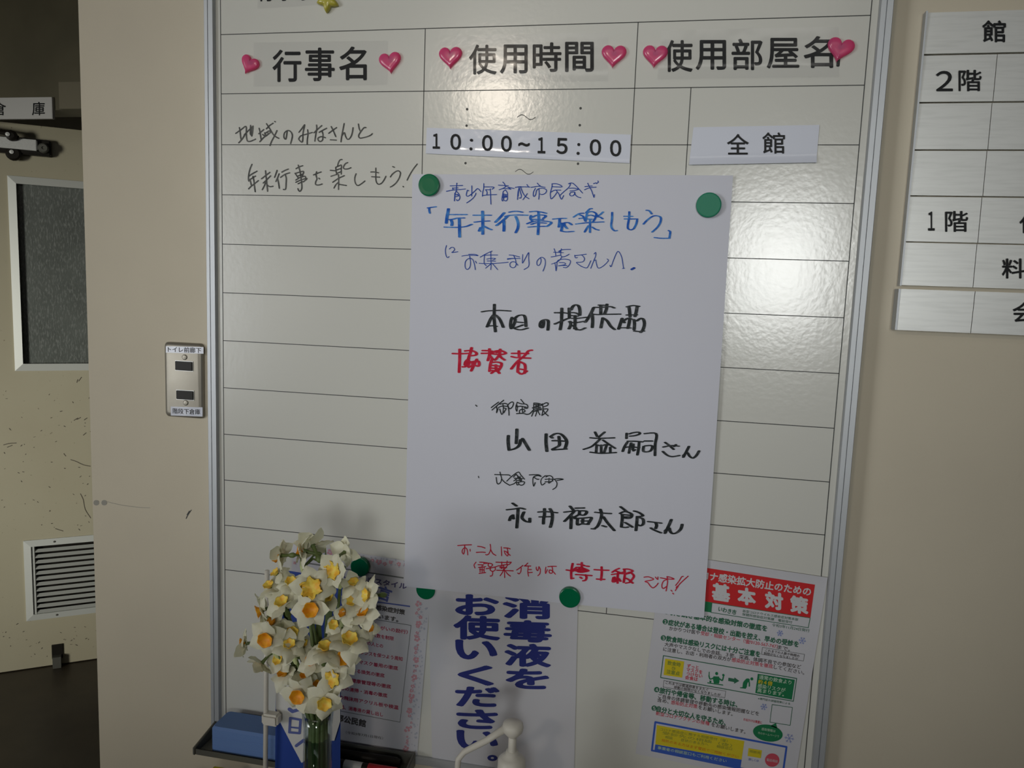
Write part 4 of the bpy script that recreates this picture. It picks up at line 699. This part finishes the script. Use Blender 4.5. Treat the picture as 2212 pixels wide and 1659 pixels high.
# ------------------------------------------------------------------ floor directory on the right
DY = .012
dpn = board(DY); zd = lambda x, y: (1850 + x / 2.243, y / 2.243)
dr = empty('floor_directory', (1.2, .02, -.32)); tag(dr, 'silver slatted floor guide sign on the wall right of the board', 'sign')
rows = [((1999, 27), 118, 115), ((0, 0), 223, 219), ((0, 0), 324.6, 324), ((0, 0), 423.5, 426), ((0, 0), 524, 527), ((0, 0), 619, 625)]
zs = []
for (yl, yr) in ((27, 18), (118, 115), (223, 219), (324.6, 324), (423.5, 426), (524, 527), (619, 625)): zs.append((dpn.at(1975, yl).z + dpn.at(2212, yr).z) / 2)
xl = (dpn.at(1999, 27).x + dpn.at(1950, 617).x) / 2; xd = (dpn.at(2153, 125).x + dpn.at(*zd(590, 1170)).x) / 2; xr = 1.62
for i in range(6):
    za, zb = zs[i], zs[i + 1]
    if i == 0: spans = [(xl, xr)]
    else: spans = [(xl, xd - .0004), (xd + .0004, xr)]
    for a, b in spans:
        g = G(); g.hexa([(a, .019, zb + .0015), (b, .019, zb + .0015), (b, .0155, za - .0008), (a, .0155, za - .0008), (a, DY - .001, zb + .0008), (b, DY - .001, zb + .0008), (b, DY + .001, za - .0008), (a, DY + .001, za - .0008)])
        g.build('sign_slat', M_SILVER, dr)
g = G(); g.box((xl - .0022, DY - .003, zs[6]), (xl, .0199, zs[0])); g.build('edge_trim', M_ALU, dr)
zb0, zb1 = board(.006).at(1990, 626).z, board(.006).at(1990, 714).z
b2 = board(.002); bx = b2.at(1945, 640).x; za_, zb_ = b2.at(1945, 624).z, b2.at(1945, 713).z; xd2 = b2.at(*zd(555, 1600)).x
for a, b in ((bx, xd2 - .0004), (xd2 + .0004, xr)):
    g = G(); g.box((a, .002, zb_), (b, .0199, za_)); g.build('lower_slat', M_SILVER, dr)
g = G(); g.box((bx - .0025, .003, zb_), (bx, .0199, za_)); g.build('edge_trim', M_ALU, dr)
O = (1850, 0)
g = G(); add_glyph(g, '館', dpn, 610, 725, 98, 205, O, 2.243, bold=.016, lift=.0013); g.build('lettering', M_BLACK, dr)
g = G(); add_glyph(g, '２', dpn, 385, 468, 343, 442, O, 2.243, bold=.012, lift=.0013); add_glyph(g, '階', dpn, 495, 607, 338, 442, O, 2.243, bold=.010, lift=.0013); g.build('lettering', M_BLACK, dr)
g = G(); add_glyph(g, '１', dpn, 347, 380, 1025, 1118, O, 2.243, bold=.012, lift=.0013); add_glyph(g, '階', dpn, 430, 542, 1022, 1124, O, 2.243, bold=.010, lift=.0013); g.build('lettering', M_BLACK, dr)
g = G(); add_glyph(g, '使', dpn, 790, 900, 1035, 1130, O, 2.243, bold=.014, lift=.0013); g.build('lettering', M_BLACK, dr)
g = G(); add_glyph(g, '料', dpn, 705, 815, 1252, 1350, O, 2.243, bold=.014, lift=.0013); g.build('lettering', M_BLACK, dr)
g = G(); add_glyph(g, '会', b2, 757, 870, 1463, 1562, O, 2.243, bold=.014, lift=.0013); g.build('lettering', M_BLACK, dr)

# ------------------------------------------------------------------ marker tray under the board and what lies in it
tr = empty('marker_tray', (.15, -.0065, -.99)); tag(tr, 'aluminium marker tray hung under the left part of the board', 'tray')
tx0, tx1, ty, tzb = -.012, .315, -.063, -.984
g = G(); g.box((tx0, ty, tzb - .0015), (tx1, -.0066, tzb + .0008)); g.build('tray_floor', M_DGREY, tr)
g = G(); g.box((tx0, ty - .002, tzb - .0015), (tx1, ty, tzb + .009)); g.build('tray_lip', M_DGREY, tr, bevel=.001)
g = G(); g.box((tx0, -.0090, tzb), (tx1, -.0066, tzb + .018)); g.build('tray_back', M_DGREY, tr)
for x in (tx0, tx1):
    g = G(); s = -1 if x == tx0 else 1; g.hexa([(x, ty - .003, tzb - .002), (x + s * .004, ty - .003, tzb - .002), (x + s * .004, -.0066, tzb - .002), (x, -.0066, tzb - .002), (x, ty - .003, tzb + .010), (x + s * .004, ty - .003, tzb + .010), (x + s * .004, -.0066, tzb + .020), (x, -.0066, tzb + .020)])
    g.build('end_cap', M_DGREY, tr, bevel=.001)
er = empty('board_eraser', (.07, -.038, tzb + .0008)); tag(er, 'light blue layered foam board eraser lying at left end of the tray', 'eraser')
ea, eb = .011, .136
zz = tzb + .0009
for k in range(3):
    g = G(); h = .0140 if k < 2 else .0160; rings(g, [rr(ea + e, eb - e, -.060 + e, -.012 - e, .006, 0) for e in (0,)], capl=False); g.v = []; g.f = []
    for e, hz in ((.0006, 0), (0, .0008), (0, h - (.0008 if k < 2 else .004)), (.0006 if k < 2 else .0025, h)):
        base = rr(ea + e, eb - e, -.060 + e, -.012 - e, .006, 0); g.v += [Vector((p.x, p.z, zz + hz)) for p in base]
    kk = len(base)
    for i in range(3):
        for j in range(kk): q = (j + 1) % kk; g.f.append([i * kk + j, i * kk + q, (i + 1) * kk + q, (i + 1) * kk + j])
    g.f += [list(range(kk)), [3 * kk + j for j in range(kk)]]
    g.build('foam_layer', M_BLUEF, er, smooth=False); zz += h
# pens in the tray, seen under the sakura poster
def pen(x, y, z, L, r, m1, m2, lab, grp=None):
    e = empty('marker_pen', (x, y, z - r)); tag(e, lab, 'marker pen', grp)
    g = G(); g.lathe((x, y, z), (1, 0, 0), [(0, 0), (r * .8, .0005), (r, .002), (r, L * .62), (0, L * .62)], 16); g.build('barrel', m1, e)
    g = G(); g.lathe((x + L * .62, y, z), (1, 0, 0), [(r * 1.08, 0), (r * 1.08, L * .33), (r * .7, L * .38), (0, L * .38)], 16); g.build('cap', m2, e)
    return e
M_REDP = mat('red_pen_plastic', (0.5, 0.02, 0.03), .3)
pen(.165, -.022, tzb + .0085, .135, .0075, M_DARK, M_DARK, 'black marker pen at the back of the tray behind the flag')
e = pen(.180, -.046, tzb + .0085, .128, .0075, M_DARK, M_REDP, 'marker pen with red cap end near tray right end')
g = G(); g.lathe((.222, -.046, tzb + .0085), (1, 0, 0), [(.00765, 0), (.00765, .028)], 16); g.build('paper_label', M_SIGNW, e)

# ------------------------------------------------------------------ table below the picture that carries vase, flag and pump bottle
TZ = -1.06
tb = empty('side_table', (.35, -.26, ZF)); tag(tb, 'low table pushed against the wall below the board carrying the vase', 'table')
g = G(); g.box((-.05, -.47, TZ - .025), (.85, -.012, TZ)); g.build('tabletop', M_TABLE, tb, bevel=.003)
for x in (-.02, .79):
    for y in (-.44, -.06): g = G(); g.box((x, y, ZF), (x + .03, y + .03, TZ - .025)); g.build('leg', M_DGREY, tb)
yb = unp(463, 1654, -.05); yb2 = unp(512, 1657, -.05)
g = G(); g.box((yb.x, -.11, TZ), (yb2.x, -.05, yb.z)); o = g.build('memo_box', M_YCARD, bevel=.001); tag(o, 'yellow card box just showing at the bottom edge below the eraser', 'box')

# pump bottle
py = -.13; hp_ = unp(1108, 1571, py); bx_ = unp(1106, 1625, py).x
pb = empty('pump_bottle', (bx_, py, TZ)); tag(pb, 'white pump dispenser bottle in front of the blue lettered sign', 'bottle')
g = G(); g.lathe((bx_, py, TZ), (0, 0, 1), [(0, 0), (.030, 0), (.033, .003), (.033, .13), (.029, .148), (.017, .156), (.0165, .162), (0, .162)], 32); g.build('bottle_body', M_WPLAST, pb, smooth=True)
zc = unp(1106, 1634, py).z
g = G(); g.lathe((bx_, py, TZ + .160), (0, 0, 1), [(0, 0), (.0185, 0), (.0185, .012), (.0178, zc - TZ - .160 - .004), (.014, zc - TZ - .160), (.0085, zc - TZ - .157), (.0080, zc - TZ - .152), (0, zc - TZ - .152)], 28); g.build('screw_collar', M_WPLAST, pb, smooth=True)
g = G(); g.tube([(bx_, py, zc - .002), (bx_, py, hp_.z - .004)], [.0058, .0050], 14); g.build('pump_stem', M_WPLAST, pb, smooth=True)
g = G(); g.lathe((hp_.x, py, hp_.z - .010), (0, 0, 1), [(.0045, -.004), (.0085, 0), (.0128, .005), (.0138, .010), (.0128, .0155), (.008, .0185), (0, .0192)], 28); g.build('pump_head', M_WPLAST, pb, smooth=True)
n0 = hp_ + Vector((-.006, 0, .0005)); n1 = unp(1052, 1599, py - .006); n2 = unp(1003, 1624, py - .012); n3 = unp(990, 1640, py - .014); n4 = unp(986, 1690, py - .014)
g = G(); g.tube([n0, n1, n2, n3, n4], [.0052, .0044, .0040, .0040, .0036], 12); g.build('nozzle', M_WPLAST, pb, smooth=True)

# table flag on a white pole
fy = -.085
pt = unp(577, 1425, fy - .012); pbm = unp(572, 1659, fy - .012)
fl = empty('table_flag', (pbm.x, fy - .012, TZ)); tag(fl, 'small blue and white table flag on a thin white pole behind vase', 'flag')
g = G(); g.tube([(pbm.x + .0002, fy - .012, TZ + .012), (pt.x, fy - .012, unp(600, 1235, fy - .012).z)], .0034, 10); g.build('pole', M_WPLAST, fl, smooth=True)
g = G(); g.lathe((pbm.x, fy - .012, TZ), (0, 0, 1), [(0, 0), (.030, 0), (.030, .004), (.012, .012), (.006, .016), (0, .016)], 28); g.build('base', M_WPLAST, fl, smooth=True)
k_ = unp(588, 1552, fy - .012); g = G(); g.box((k_.x - .0135, fy - .020, k_.z - .0085), (k_.x + .0115, fy - .004, k_.z + .0085)); g.build('clip', M_WPLAST, fl, bevel=.003)
fp = Plane((0, fy, 0), (1, 0, 0), (0, -1, 0))
F0, F1 = fp.at(593, 1500).x, fp.at(736, 1500).x; FT, FB = fp.at(650, 1238).z, TZ + .03
g = G(); n = 20
for j in range(n + 1):
    for i in range(9):
        s = i / 8; x = F0 + (F1 - F0) * s; z = FT + (FB - FT) * j / n; g.v.append(Vector((x, fy + .002 + .0015 * math.sin(s * 9 + j * .2), z)))
for j in range(n):
    for i in range(8): a = j * 9 + i; g.f.append([a, a + 1, a + 10, a + 9])
g.build('banner_cloth', M_BLUE, fl, smooth=True)
g = G(); L2 = lambda x, y: fp.at(x, y, .0008)
g.poly([L2(x, y) for x, y in ((594, 1420), (734, 1420), (735, 1558), (722, 1600), (714, 1600), (652, 1648), (650, 1646), (645, 1636), (632, 1612), (605, 1560), (596, 1530))]); g.build('white_panel', M_CLOTH, fl)
g = G()
for q, w, h in (([(625, 1532), (632, 1537), (645, 1533)], 3, 3), ([(646, 1520), (649, 1528)], 2, 3), ([(627, 1551), (649, 1555), (647, 1584), (625, 1582), (627, 1551)], 2, 1.8), ([(628, 1571), (646, 1573)], 1.2, 1.2), ([(640, 1611), (656, 1599)], 2.6, 2.6), ([(656, 1599), (668, 1612)], 2.6, 2.6)):
    nib(g, q, w + .8, h + .6, fp.at, .0014, smooth=False)
g.build('flag_lettering', PR['pblue'], fl, recalc=False)

# ------------------------------------------------------------------ glass vase with narcissus
vy = -.195; vt = unp(686, 1538, vy); vx = vt.x + .0005; VT = vt.z
vs = empty('glass_vase', (vx, vy, TZ)); tag(vs, 'tall clear glass vase holding the narcissus bunch at lower left', 'vase')
H_ = VT - TZ
g = G(); pf = [(0, 0), (.026, 0), (.027, .003), (.0215, .05), (.0185, .12), (.0175, H_ - .02), (.0200, H_)]
g.lathe((vx, vy, TZ), (0, 0, 1), pf + [(.0182, H_), (.0158, H_ - .02), (.0168, .12), (.0195, .05), (.022, .012), (0, .011)], 36); g.build('glass_body', M_VASE, vs, smooth=True)
g = G(); g.lathe((vx, vy, TZ), (0, 0, 1), [(0, .0112), (.0218, .0124), (.0193, .05), (.0166, .12), (.0157, H_ - .035), (0, H_ - .035)], 32); g.build('water', M_WATER, vs, smooth=True)

rf = random.Random(5)
for k in range(9):
    a = k * .7; x_, y_ = vx + .009 * math.cos(a), vy + .009 * math.sin(a); g = G()
    for q in range(5):
        z_ = TZ + .02 + (VT - TZ - .035) * q / 4; g.v += [Vector((x_ - .004, y_ + .001 * q, z_)), Vector((x_ + .004, y_ + .001 * (4 - q), z_))]
    g.f = [[2 * q, 2 * q + 1, 2 * q + 3, 2 * q + 2] for q in range(4)]; g.build('leaf_in_water', M_LEAF if k % 2 else M_GREENP, vs)
def petal_mesh(i):
    g = G(); L, Wd = .0205, .0094; nu, nv = 8, 4; cz = (.0018, .0046, -.0030, .0004)[i]; tw = (.30, -.35, .15, -.15)[i]
    for a in range(nu + 1):
        t = a / nu; w = Wd * (max(0.0, math.sin(math.pi * (t * .80 + .14))) ** .75) * (1 - t ** 5 * .80)
        for b in range(nv + 1):
            s = b / nv * 2 - 1; x = .002 + L * t; yy = w * s; z = -.0008 - cz * t * t * 2 + .0024 * (1 - s * s) * math.sin(t * 3.1) - .0012 * abs(s) ** 1.5 * (1 if i % 2 else -1) + tw * yy * t + .0006 * math.sin(t * 17 + s * 3 + i)
            g.v.append(Vector((x, yy, z)))
    for a in range(nu):
        for b in range(nv): q = a * (nv + 1) + b; g.f.append([q, q + 1, q + nv + 2, q + nv + 1])
    me = bpy.data.meshes.new('petal'); me.from_pydata([tuple(v) for v in g.v], [], g.f); me.materials.append(M_PETAL)
    for p in me.polygons: p.use_smooth = True
    return me
PET = [petal_mesh(i) for i in range(4)]
def cup_mesh(m_, R, D, ruf):
    g = G(); n = 22; pr_ = [(.0022, .0004), (.0040, .0010), (.0052, D * .5), (R, D), (R * 1.08, D * 1.02), (R * .9, D * .85), (.0035, D * .35), (.0008, D * .25)]
    for r, h in pr_:
        for k in range(n): a = 2 * math.pi * k / n; rr_ = r * (1 + (ruf * math.sin(a * 6 + r * 900) if h > D * .7 else 0)); g.v.append(Vector((rr_ * math.cos(a), rr_ * math.sin(a), h + (ruf * .006 * math.sin(a * 7) if h > D * .7 else 0))))
    for i in range(len(pr_) - 1):
        for k in range(n): j = (k + 1) % n; g.f.append([i * n + k, i * n + j, (i + 1) * n + j, (i + 1) * n + k])
    g.f.append([(len(pr_) - 1) * n + k for k in range(n)])
    me = bpy.data.meshes.new('corona'); me.from_pydata([tuple(v) for v in g.v], [], g.f); me.materials.append(m_)
    for p in me.polygons: p.use_smooth = True
    return me
CUPS = [cup_mesh(M_CUP, .0078, .0075, .07), cup_mesh(M_CUPY, .0072, .0062, .10), cup_mesh(M_CUP, .0060, .0055, .08), cup_mesh(M_CUPY, .0095, .0050, .20)]
g = G(); g.lathe((0, 0, 0), (0, 0, 1), [(.0030, .0005), (.0022, -.004), (.0018, -.012), (.0030, -.015), (.0034, -.019), (.0020, -.022), (0, -.022)], 12)
TUBE = bpy.data.meshes.new('blossom'); TUBE.from_pydata([tuple(v) for v in g.v], [], g.f); TUBE.materials.append(M_GREENP)
for p_ in TUBE.polygons: p_.use_smooth = True
def blossom(parent, px, py, dy, face, cup, size=1.0, back=0.0, spread=1.0):
    """face = (right, up, towards the viewer)"""
    pos = unp(px, py, vy + dy); f = (RIGHT * face[0] - DOWN * face[1] - FWD * face[2]).normalized()
    q = f.to_track_quat('Z', 'Y'); b = bpy.data.objects.new('blossom', TUBE); C.objects.link(b); b.parent = parent
    b.location = pos - wloc(parent); b.rotation_euler = (q @ Matrix.Rotation(rf.random() * 6, 3, 'Z').to_quaternion()).to_euler(); b.scale = (size,) * 3
    for k in range(6):
        p = bpy.data.objects.new('petal', PET[rf.randrange(4)]); C.objects.link(p); p.parent = b
        tilt = back + rf.uniform(-.26, .26) + (.06 if k % 2 else -.05)
        p.rotation_euler = Matrix.Rotation(math.pi / 3 * k + rf.uniform(-.1, .1), 3, 'Z').to_4x4().to_3x3().to_quaternion().to_euler(); p.rotation_euler.rotate_axis('Y', -tilt); p.rotation_euler.rotate_axis('X', rf.uniform(-.38, .38))
        p.location = (0, 0, .0003 * (k % 2)); s_ = rf.uniform(.92, 1.05) * spread; p.scale = (s_, s_ * rf.uniform(.95, 1.1), 1)
    c_ = bpy.data.objects.new('corona', CUPS[cup]); C.objects.link(c_); c_.parent = b; c_.location = (0, 0, 0)
    return pos - f * .021 * size
STEMS = [  # label, hub px, hub depth, blossoms (px, py, depth, face, cup, size, petal tilt)
 ('narcissus stem whose two blossoms droop left at the very top of bunch', (655, 1226), .01, [(606, 1200, 0, (-.95, -.1, -.35), 0, 1.0, .0), (656, 1190, .01, (-.9, .25, .15), 0, 1.05, .15), (676, 1178, .02, (-.5, .75, -.5), 1, 1.15, .1)]),
 ('narcissus stem at the top right with one blossom turned away', (735, 1262), .01, [(745, 1192, .01, (.35, .15, -.95), 2, .9, .1), (722, 1231, -.015, (-.35, .1, .95), 3, 1.05, .1), (765, 1262, 0, (-.1, .75, .45), 1, .85, -.1)]),
 ('narcissus stem on the right edge with blossom facing away to left', (772, 1310), .01, [(798, 1285, -.005, (-.75, .15, .55), 1, 1.05, .2), (788, 1325, 0, (-.3, .65, .6), 0, .95, .0), (765, 1300, .004, (-.2, .5, .6), 1, 1.0, .0), (796, 1357, .005, (.55, .35, .7), 2, .8, .1)]),
 ('narcissus stem on the upper left with small upright yellow cups', (612, 1300), .01, [(583, 1268, .005, (-.25, .75, .45), 1, .9, -.45), (629, 1260, .005, (.1, .7, .6), 1, .9, -.15), (611, 1305, -.015, (-.15, .75, .55), 1, 1.1, .1), (640, 1290, .008, (.1, .8, .4), 1, 1.0, .1), (598, 1240, .006, (-.5, .6, .3), 1, .8, -.5)]),
 ('narcissus stem with the two large open blossoms at the centre', (668, 1330), 0, [(674, 1270, -.03, (.05, .25, .95), 3, 1.2, .05), (673, 1315, -.035, (.1, .1, .98), 0, 1.1, .15), (705, 1290, .002, (.3, .4, .7), 1, .9, .0)]),
 ('narcissus stem with orange cup pointing out left above the middle', (590, 1345), .01, [(567, 1318, 0, (-.85, -.25, .35), 0, 1.0, .1), (590, 1345, .004, (-.3, .5, .5), 2, 1.0, .1)]),
 ('narcissus stem with pale folded blossom inside right of centre', (735, 1350), .01, [(744, 1325, -.005, (-.4, .3, .5), 2, .85, -.5), (755, 1386, -.02, (.15, .75, .55), 1, 1.25, .1), (722, 1350, .006, (.0, .3, .7), 1, .8, -.3)]),
 ('narcissus stem at far left whose orange cups face outwards', (600, 1412), 0, [(531, 1390, .005, (-.96, -.05, .15), 0, .9, .3), (578, 1377, -.02, (-.1, -.1, .98), 0, 1.15, .25), (566, 1432, -.005, (-.6, -.7, .35), 0, .95, .2)]),
 ('narcissus stem with white blossoms below the left cups', (640, 1425), 0, [(632, 1370, 0, (.1, .6, .7), 1, 1.0, .1), (626, 1396, -.015, (.05, .75, .55), 1, .95, .2), (604, 1425, .0, (-.3, .4, .8), 1, .9, .1), (616, 1458, 0, (-.4, .75, .4), 0, .9, -.1), (650, 1395, .002, (.2, .8, .4), 1, 1.0, .1)]),
 ('narcissus stem with blossoms seen side on right of the middle', (720, 1450), 0, [(702, 1403, -.02, (.15, .85, .35), 1, 1.15, -.1), (742, 1424, -.01, (.1, .45, .85), 0, 1.05, .0), (674, 1430, -.01, (.0, .6, .7), 0, .9, .0), (728, 1392, .0, (.3, .5, .6), 1, .9, .0), (660, 1460, .0, (-.2, .7, .6), 2, .9, .0)]),
 ('lowest narcissus stem with big orange cup over the vase rim', (682, 1500), 0, [(646, 1500, -.03, (-.05, -.05, .99), 0, 1.1, .0), (682, 1478, -.01, (.5, .2, .75), 2, .85, -.2), (722, 1464, -.02, (-.35, .05, .9), 3, 1.0, .1), (702, 1515, -.03, (.15, -.1, .97), 1, 1.15, .0), (735, 1440, .0, (.4, .1, .8), 1, .8, .0), (668, 1488, .0, (-.3, .5, .6), 1, .8, -.1)]),
]
for i, (lab, hub, hd, bl) in enumerate(STEMS):
    a = 2 * math.pi * i / len(STEMS); bx2 = Vector((vx + .011 * math.cos(a), vy + .011 * math.sin(a), TZ + .016))
    st = empty('narcissus_stem', bx2); tag(st, lab, 'flower', 'narcissus stems in the glass vase')
    hb = unp(hub[0], hub[1], vy + hd); ng = Vector((vx + .009 * math.cos(a), vy + .009 * math.sin(a), VT - .012))
    mid = (ng + hb) / 2 + Vector((0, .006, 0)); g = G(); g.tube([bx2, (bx2 + ng) / 2, ng, mid, hb], [.0030, .0030, .0028, .0024, .0020], 8); g.build('stem', M_GREENP, st, smooth=True)
    g = G(); g.lathe(hb - Vector((0, 0, .004)), (hb - mid), [(0, -.004), (.0030, 0), (.0034, .006), (.0018, .014), (0, .018)], 8); g.build('spathe', M_BUD, st, smooth=True)
    for (px, py_, dy, f, cp, sz, bk) in bl:
        e = blossom(st, px, py_, dy + .0, f, cp, sz, bk)
        mm = (hb + e) / 2 + Vector((0, .004, .006)); g = G(); g.tube([hb, mm, e], [.0014, .0013, .0016], 6); g.build('pedicel', M_GREENP, st, smooth=True)
    # a strap leaf beside the stem
    t0 = ng; t1 = hb + Vector((rf.uniform(-.02, .02), .012 + rf.uniform(0, .01), rf.uniform(-.015, .03))); g = G(); n = 8
    for k in range(n + 1):
        s = k / n; c0 = t0 * (1 - s) + t1 * s + Vector((math.sin(s * 2.5) * rf.uniform(.002, .004), .006 * math.sin(s * 3), 0)); w = .0048 * (1 - s ** 4) + .0004
        for b_ in (-1, 0, 1): g.v.append(c0 + Vector((b_ * w, (.001 if b_ == 0 else 0), 0)))
    for k in range(n):
        for b_ in range(2): q = k * 3 + b_; g.f.append([q, q + 1, q + 4, q + 3])
    g.build('leaf', M_LEAF if i % 2 else M_GREENP, st, smooth=True)
